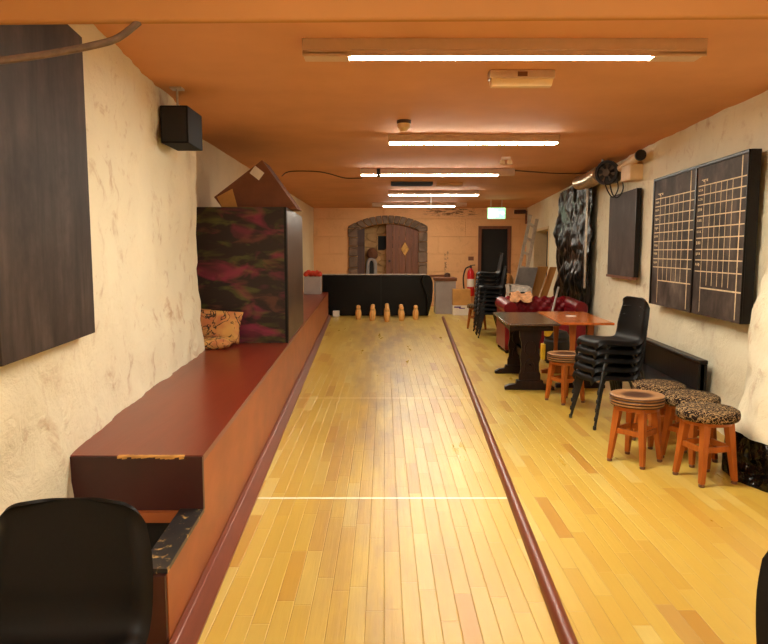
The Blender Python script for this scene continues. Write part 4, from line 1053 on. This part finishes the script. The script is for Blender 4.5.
o = MB().path([(wr(yv) - .2, yv, CZ - .02), (wr(yv) - .2, yv, .9)], .016, 8).build('conduit', M['alu']); tag(o, 'thin grey vertical pipe in front of the black polythene sheet', 'pipe')

# duct, fan, wall collar
t = thing('duct_fan', 'round grey-black extractor fan hung in ceiling corner with dangling cables', 'fan', (2.68, 8.15, 2.36))
FY = 8.15; fc = Q(606, 172.5, FY); fc.z = min(fc.z, 2.385)
def ring_y(c_, r0, r1, ya, yb, mb, n=28):
    prof_ = [(r1, ya), (r1, yb), (r0, yb), (r0, ya)]
    rings = [[mb.bm.verts.new((c_.x + r * math.cos(k * 2 * PI / n), y, c_.z + r * math.sin(k * 2 * PI / n))) for k in range(n)] for r, y in prof_]
    for i in range(4):
        a_, b_ = rings[i], rings[(i + 1) % 4]
        for k in range(n): mb.face([a_[k], a_[(k + 1) % n], b_[(k + 1) % n], b_[k]])
fx_ = Matrix.Translation(fc) @ Matrix.Rotation(-.78, 4, 'Z') @ Matrix.Translation(-fc)
mb = MB(); ring_y(fc, .112, .145, FY, FY + .05, mb); mb.move(fx_).build('rim', M['rubber'], t, True)
mb = MB(); mb.path([(fc.x, FY + .03, fc.z), (fc.x, FY + .20, fc.z)], .118, 24); mb.path([(fc.x, FY + .0, fc.z), (fc.x, FY + .04, fc.z)], .045, 16); mb.move(fx_).build('motor_housing', M['fanmetal'], t, True)
mb = MB()
for k in range(7):
    a_ = k * 2 * PI / 7; u1 = Vector((math.cos(a_), 0, math.sin(a_))); u2 = Vector((math.cos(a_ + .5), 0, math.sin(a_ + .5)))
    mb.prism([fc + u1 * .04 + Vector((0, .01, 0)), fc + u1 * .11 + Vector((0, .005, 0)), fc + u2 * .11 + Vector((0, .03, 0)), fc + u2 * .04 + Vector((0, .03, 0))], (0, .004, 0))
mb.move(fx_).build('blades', M['rubber'], t, True)
mb = MB()
for s_ in (0, 1):
    x_ = fc.x + .05 - .06 * s_; mb.path(smooth_path([(x_, FY + .02, fc.z - .10), (x_ + .02, FY - .05, fc.z - .26 + .04 * s_), (x_ + .07, FY - .1, fc.z - .30), (x_ + .12, FY - .12, fc.z - .20), (x_ + .10, FY - .1, fc.z - .06)], 5), .008, 6)
mb.build('cable', M['rubber'], t, True)
MB().path([(fc.x, FY + .15, fc.z), (fc.x, FY + .15, CZ)], .012, 8).build('hanger', M['alu'], t, True)
mb = MB(); pts = []; rad = []
a_, b_ = Vector((fc.x - .03, FY + .16, fc.z)), Vector((2.80, 9.75, 2.385))
for i in range(46): pts.append(a_ + (b_ - a_) * i / 45 + Vector((0, 0, -.02 * math.sin(PI * i / 45)))); rad.append((.10 if i % 2 else .086))
o = mb.path(pts, rad, 20).build('flexible_duct', M['foil'], sharp=50); tag(o, 'crinkled silver flexible duct running along ceiling corner behind the fan', 'duct')
t = thing('wall_vent', 'cream duct stub with black collar entering the right wall near ceiling', 'vent', (2.75, 7.3, 2.42))
c1 = Q(640, 155.5, 7.15); c1.z = min(c1.z, 2.44); c0 = Q(621, 168, 8.02); c0.z = min(c0.z, 2.42)
MB().path([c0, c1], .045, 18).build('pipe', M['cream'], t, True)
d_ = (c1 - c0).normalized(); MB().path([c1, c1 + d_ * .04], .056, 20).build('collar', M['rubber'], t, True)
a_ = Q(629, 164, 7.5); b_ = Q(641, 180, 7.5)
MB().box(a_.x, wr(7.5) - .0, 7.45, 7.75, b_.z, a_.z).build('duct_box', M['cream'], t, True, bevel=.01)

# vacuum and pole under the tables
A = P(545, 362, 0)
A.x += .07
t = thing('vacuum_cleaner', 'black and yellow drum vacuum cleaner on floor behind the tables', 'vacuum cleaner', (A.x + .05, 8.45, 0))
c0 = (A.x + .07, 8.45, 0)
MB().lathe([(.15, .02), (.165, .05), (.165, .28), (.15, .30)], 22, c0).build('drum', M['rubber'], t, True)
MB().lathe([(.15, .30), (.155, .33), (.12, .40), (.03, .42)], 22, c0).build('lid', M['rubber'], t, True)
MB().box(c0[0] - .17, c0[0] - .06, 8.36, 8.45, .34, .44).build('latch', M['yellow'], t, True, bevel=.015)
MB().box(c0[0] - .20, c0[0] - .12, 8.40, 8.5, .04, .24).build('side_clip', M['yellow'], t, True, bevel=.01)
for k in range(4): a_ = k * PI / 2 + .4; MB().lathe([(.02, 0), (.028, .012), (.02, .024)], 10, (c0[0] + .13 * math.cos(a_), 8.45 + .13 * math.sin(a_), 0)).build('castor', M['rubber'], t, True)
a_, b_ = P(550, 365, 0), Q(558.5, 287, 9.05)
o = MB().path([(a_.x, 8.75, .006), (b_.x, 9.05, b_.z)], .014, 10).build('pole', M['greypanel']); tag(o, 'white pole leaning against right arm of the red sofa', 'pole')
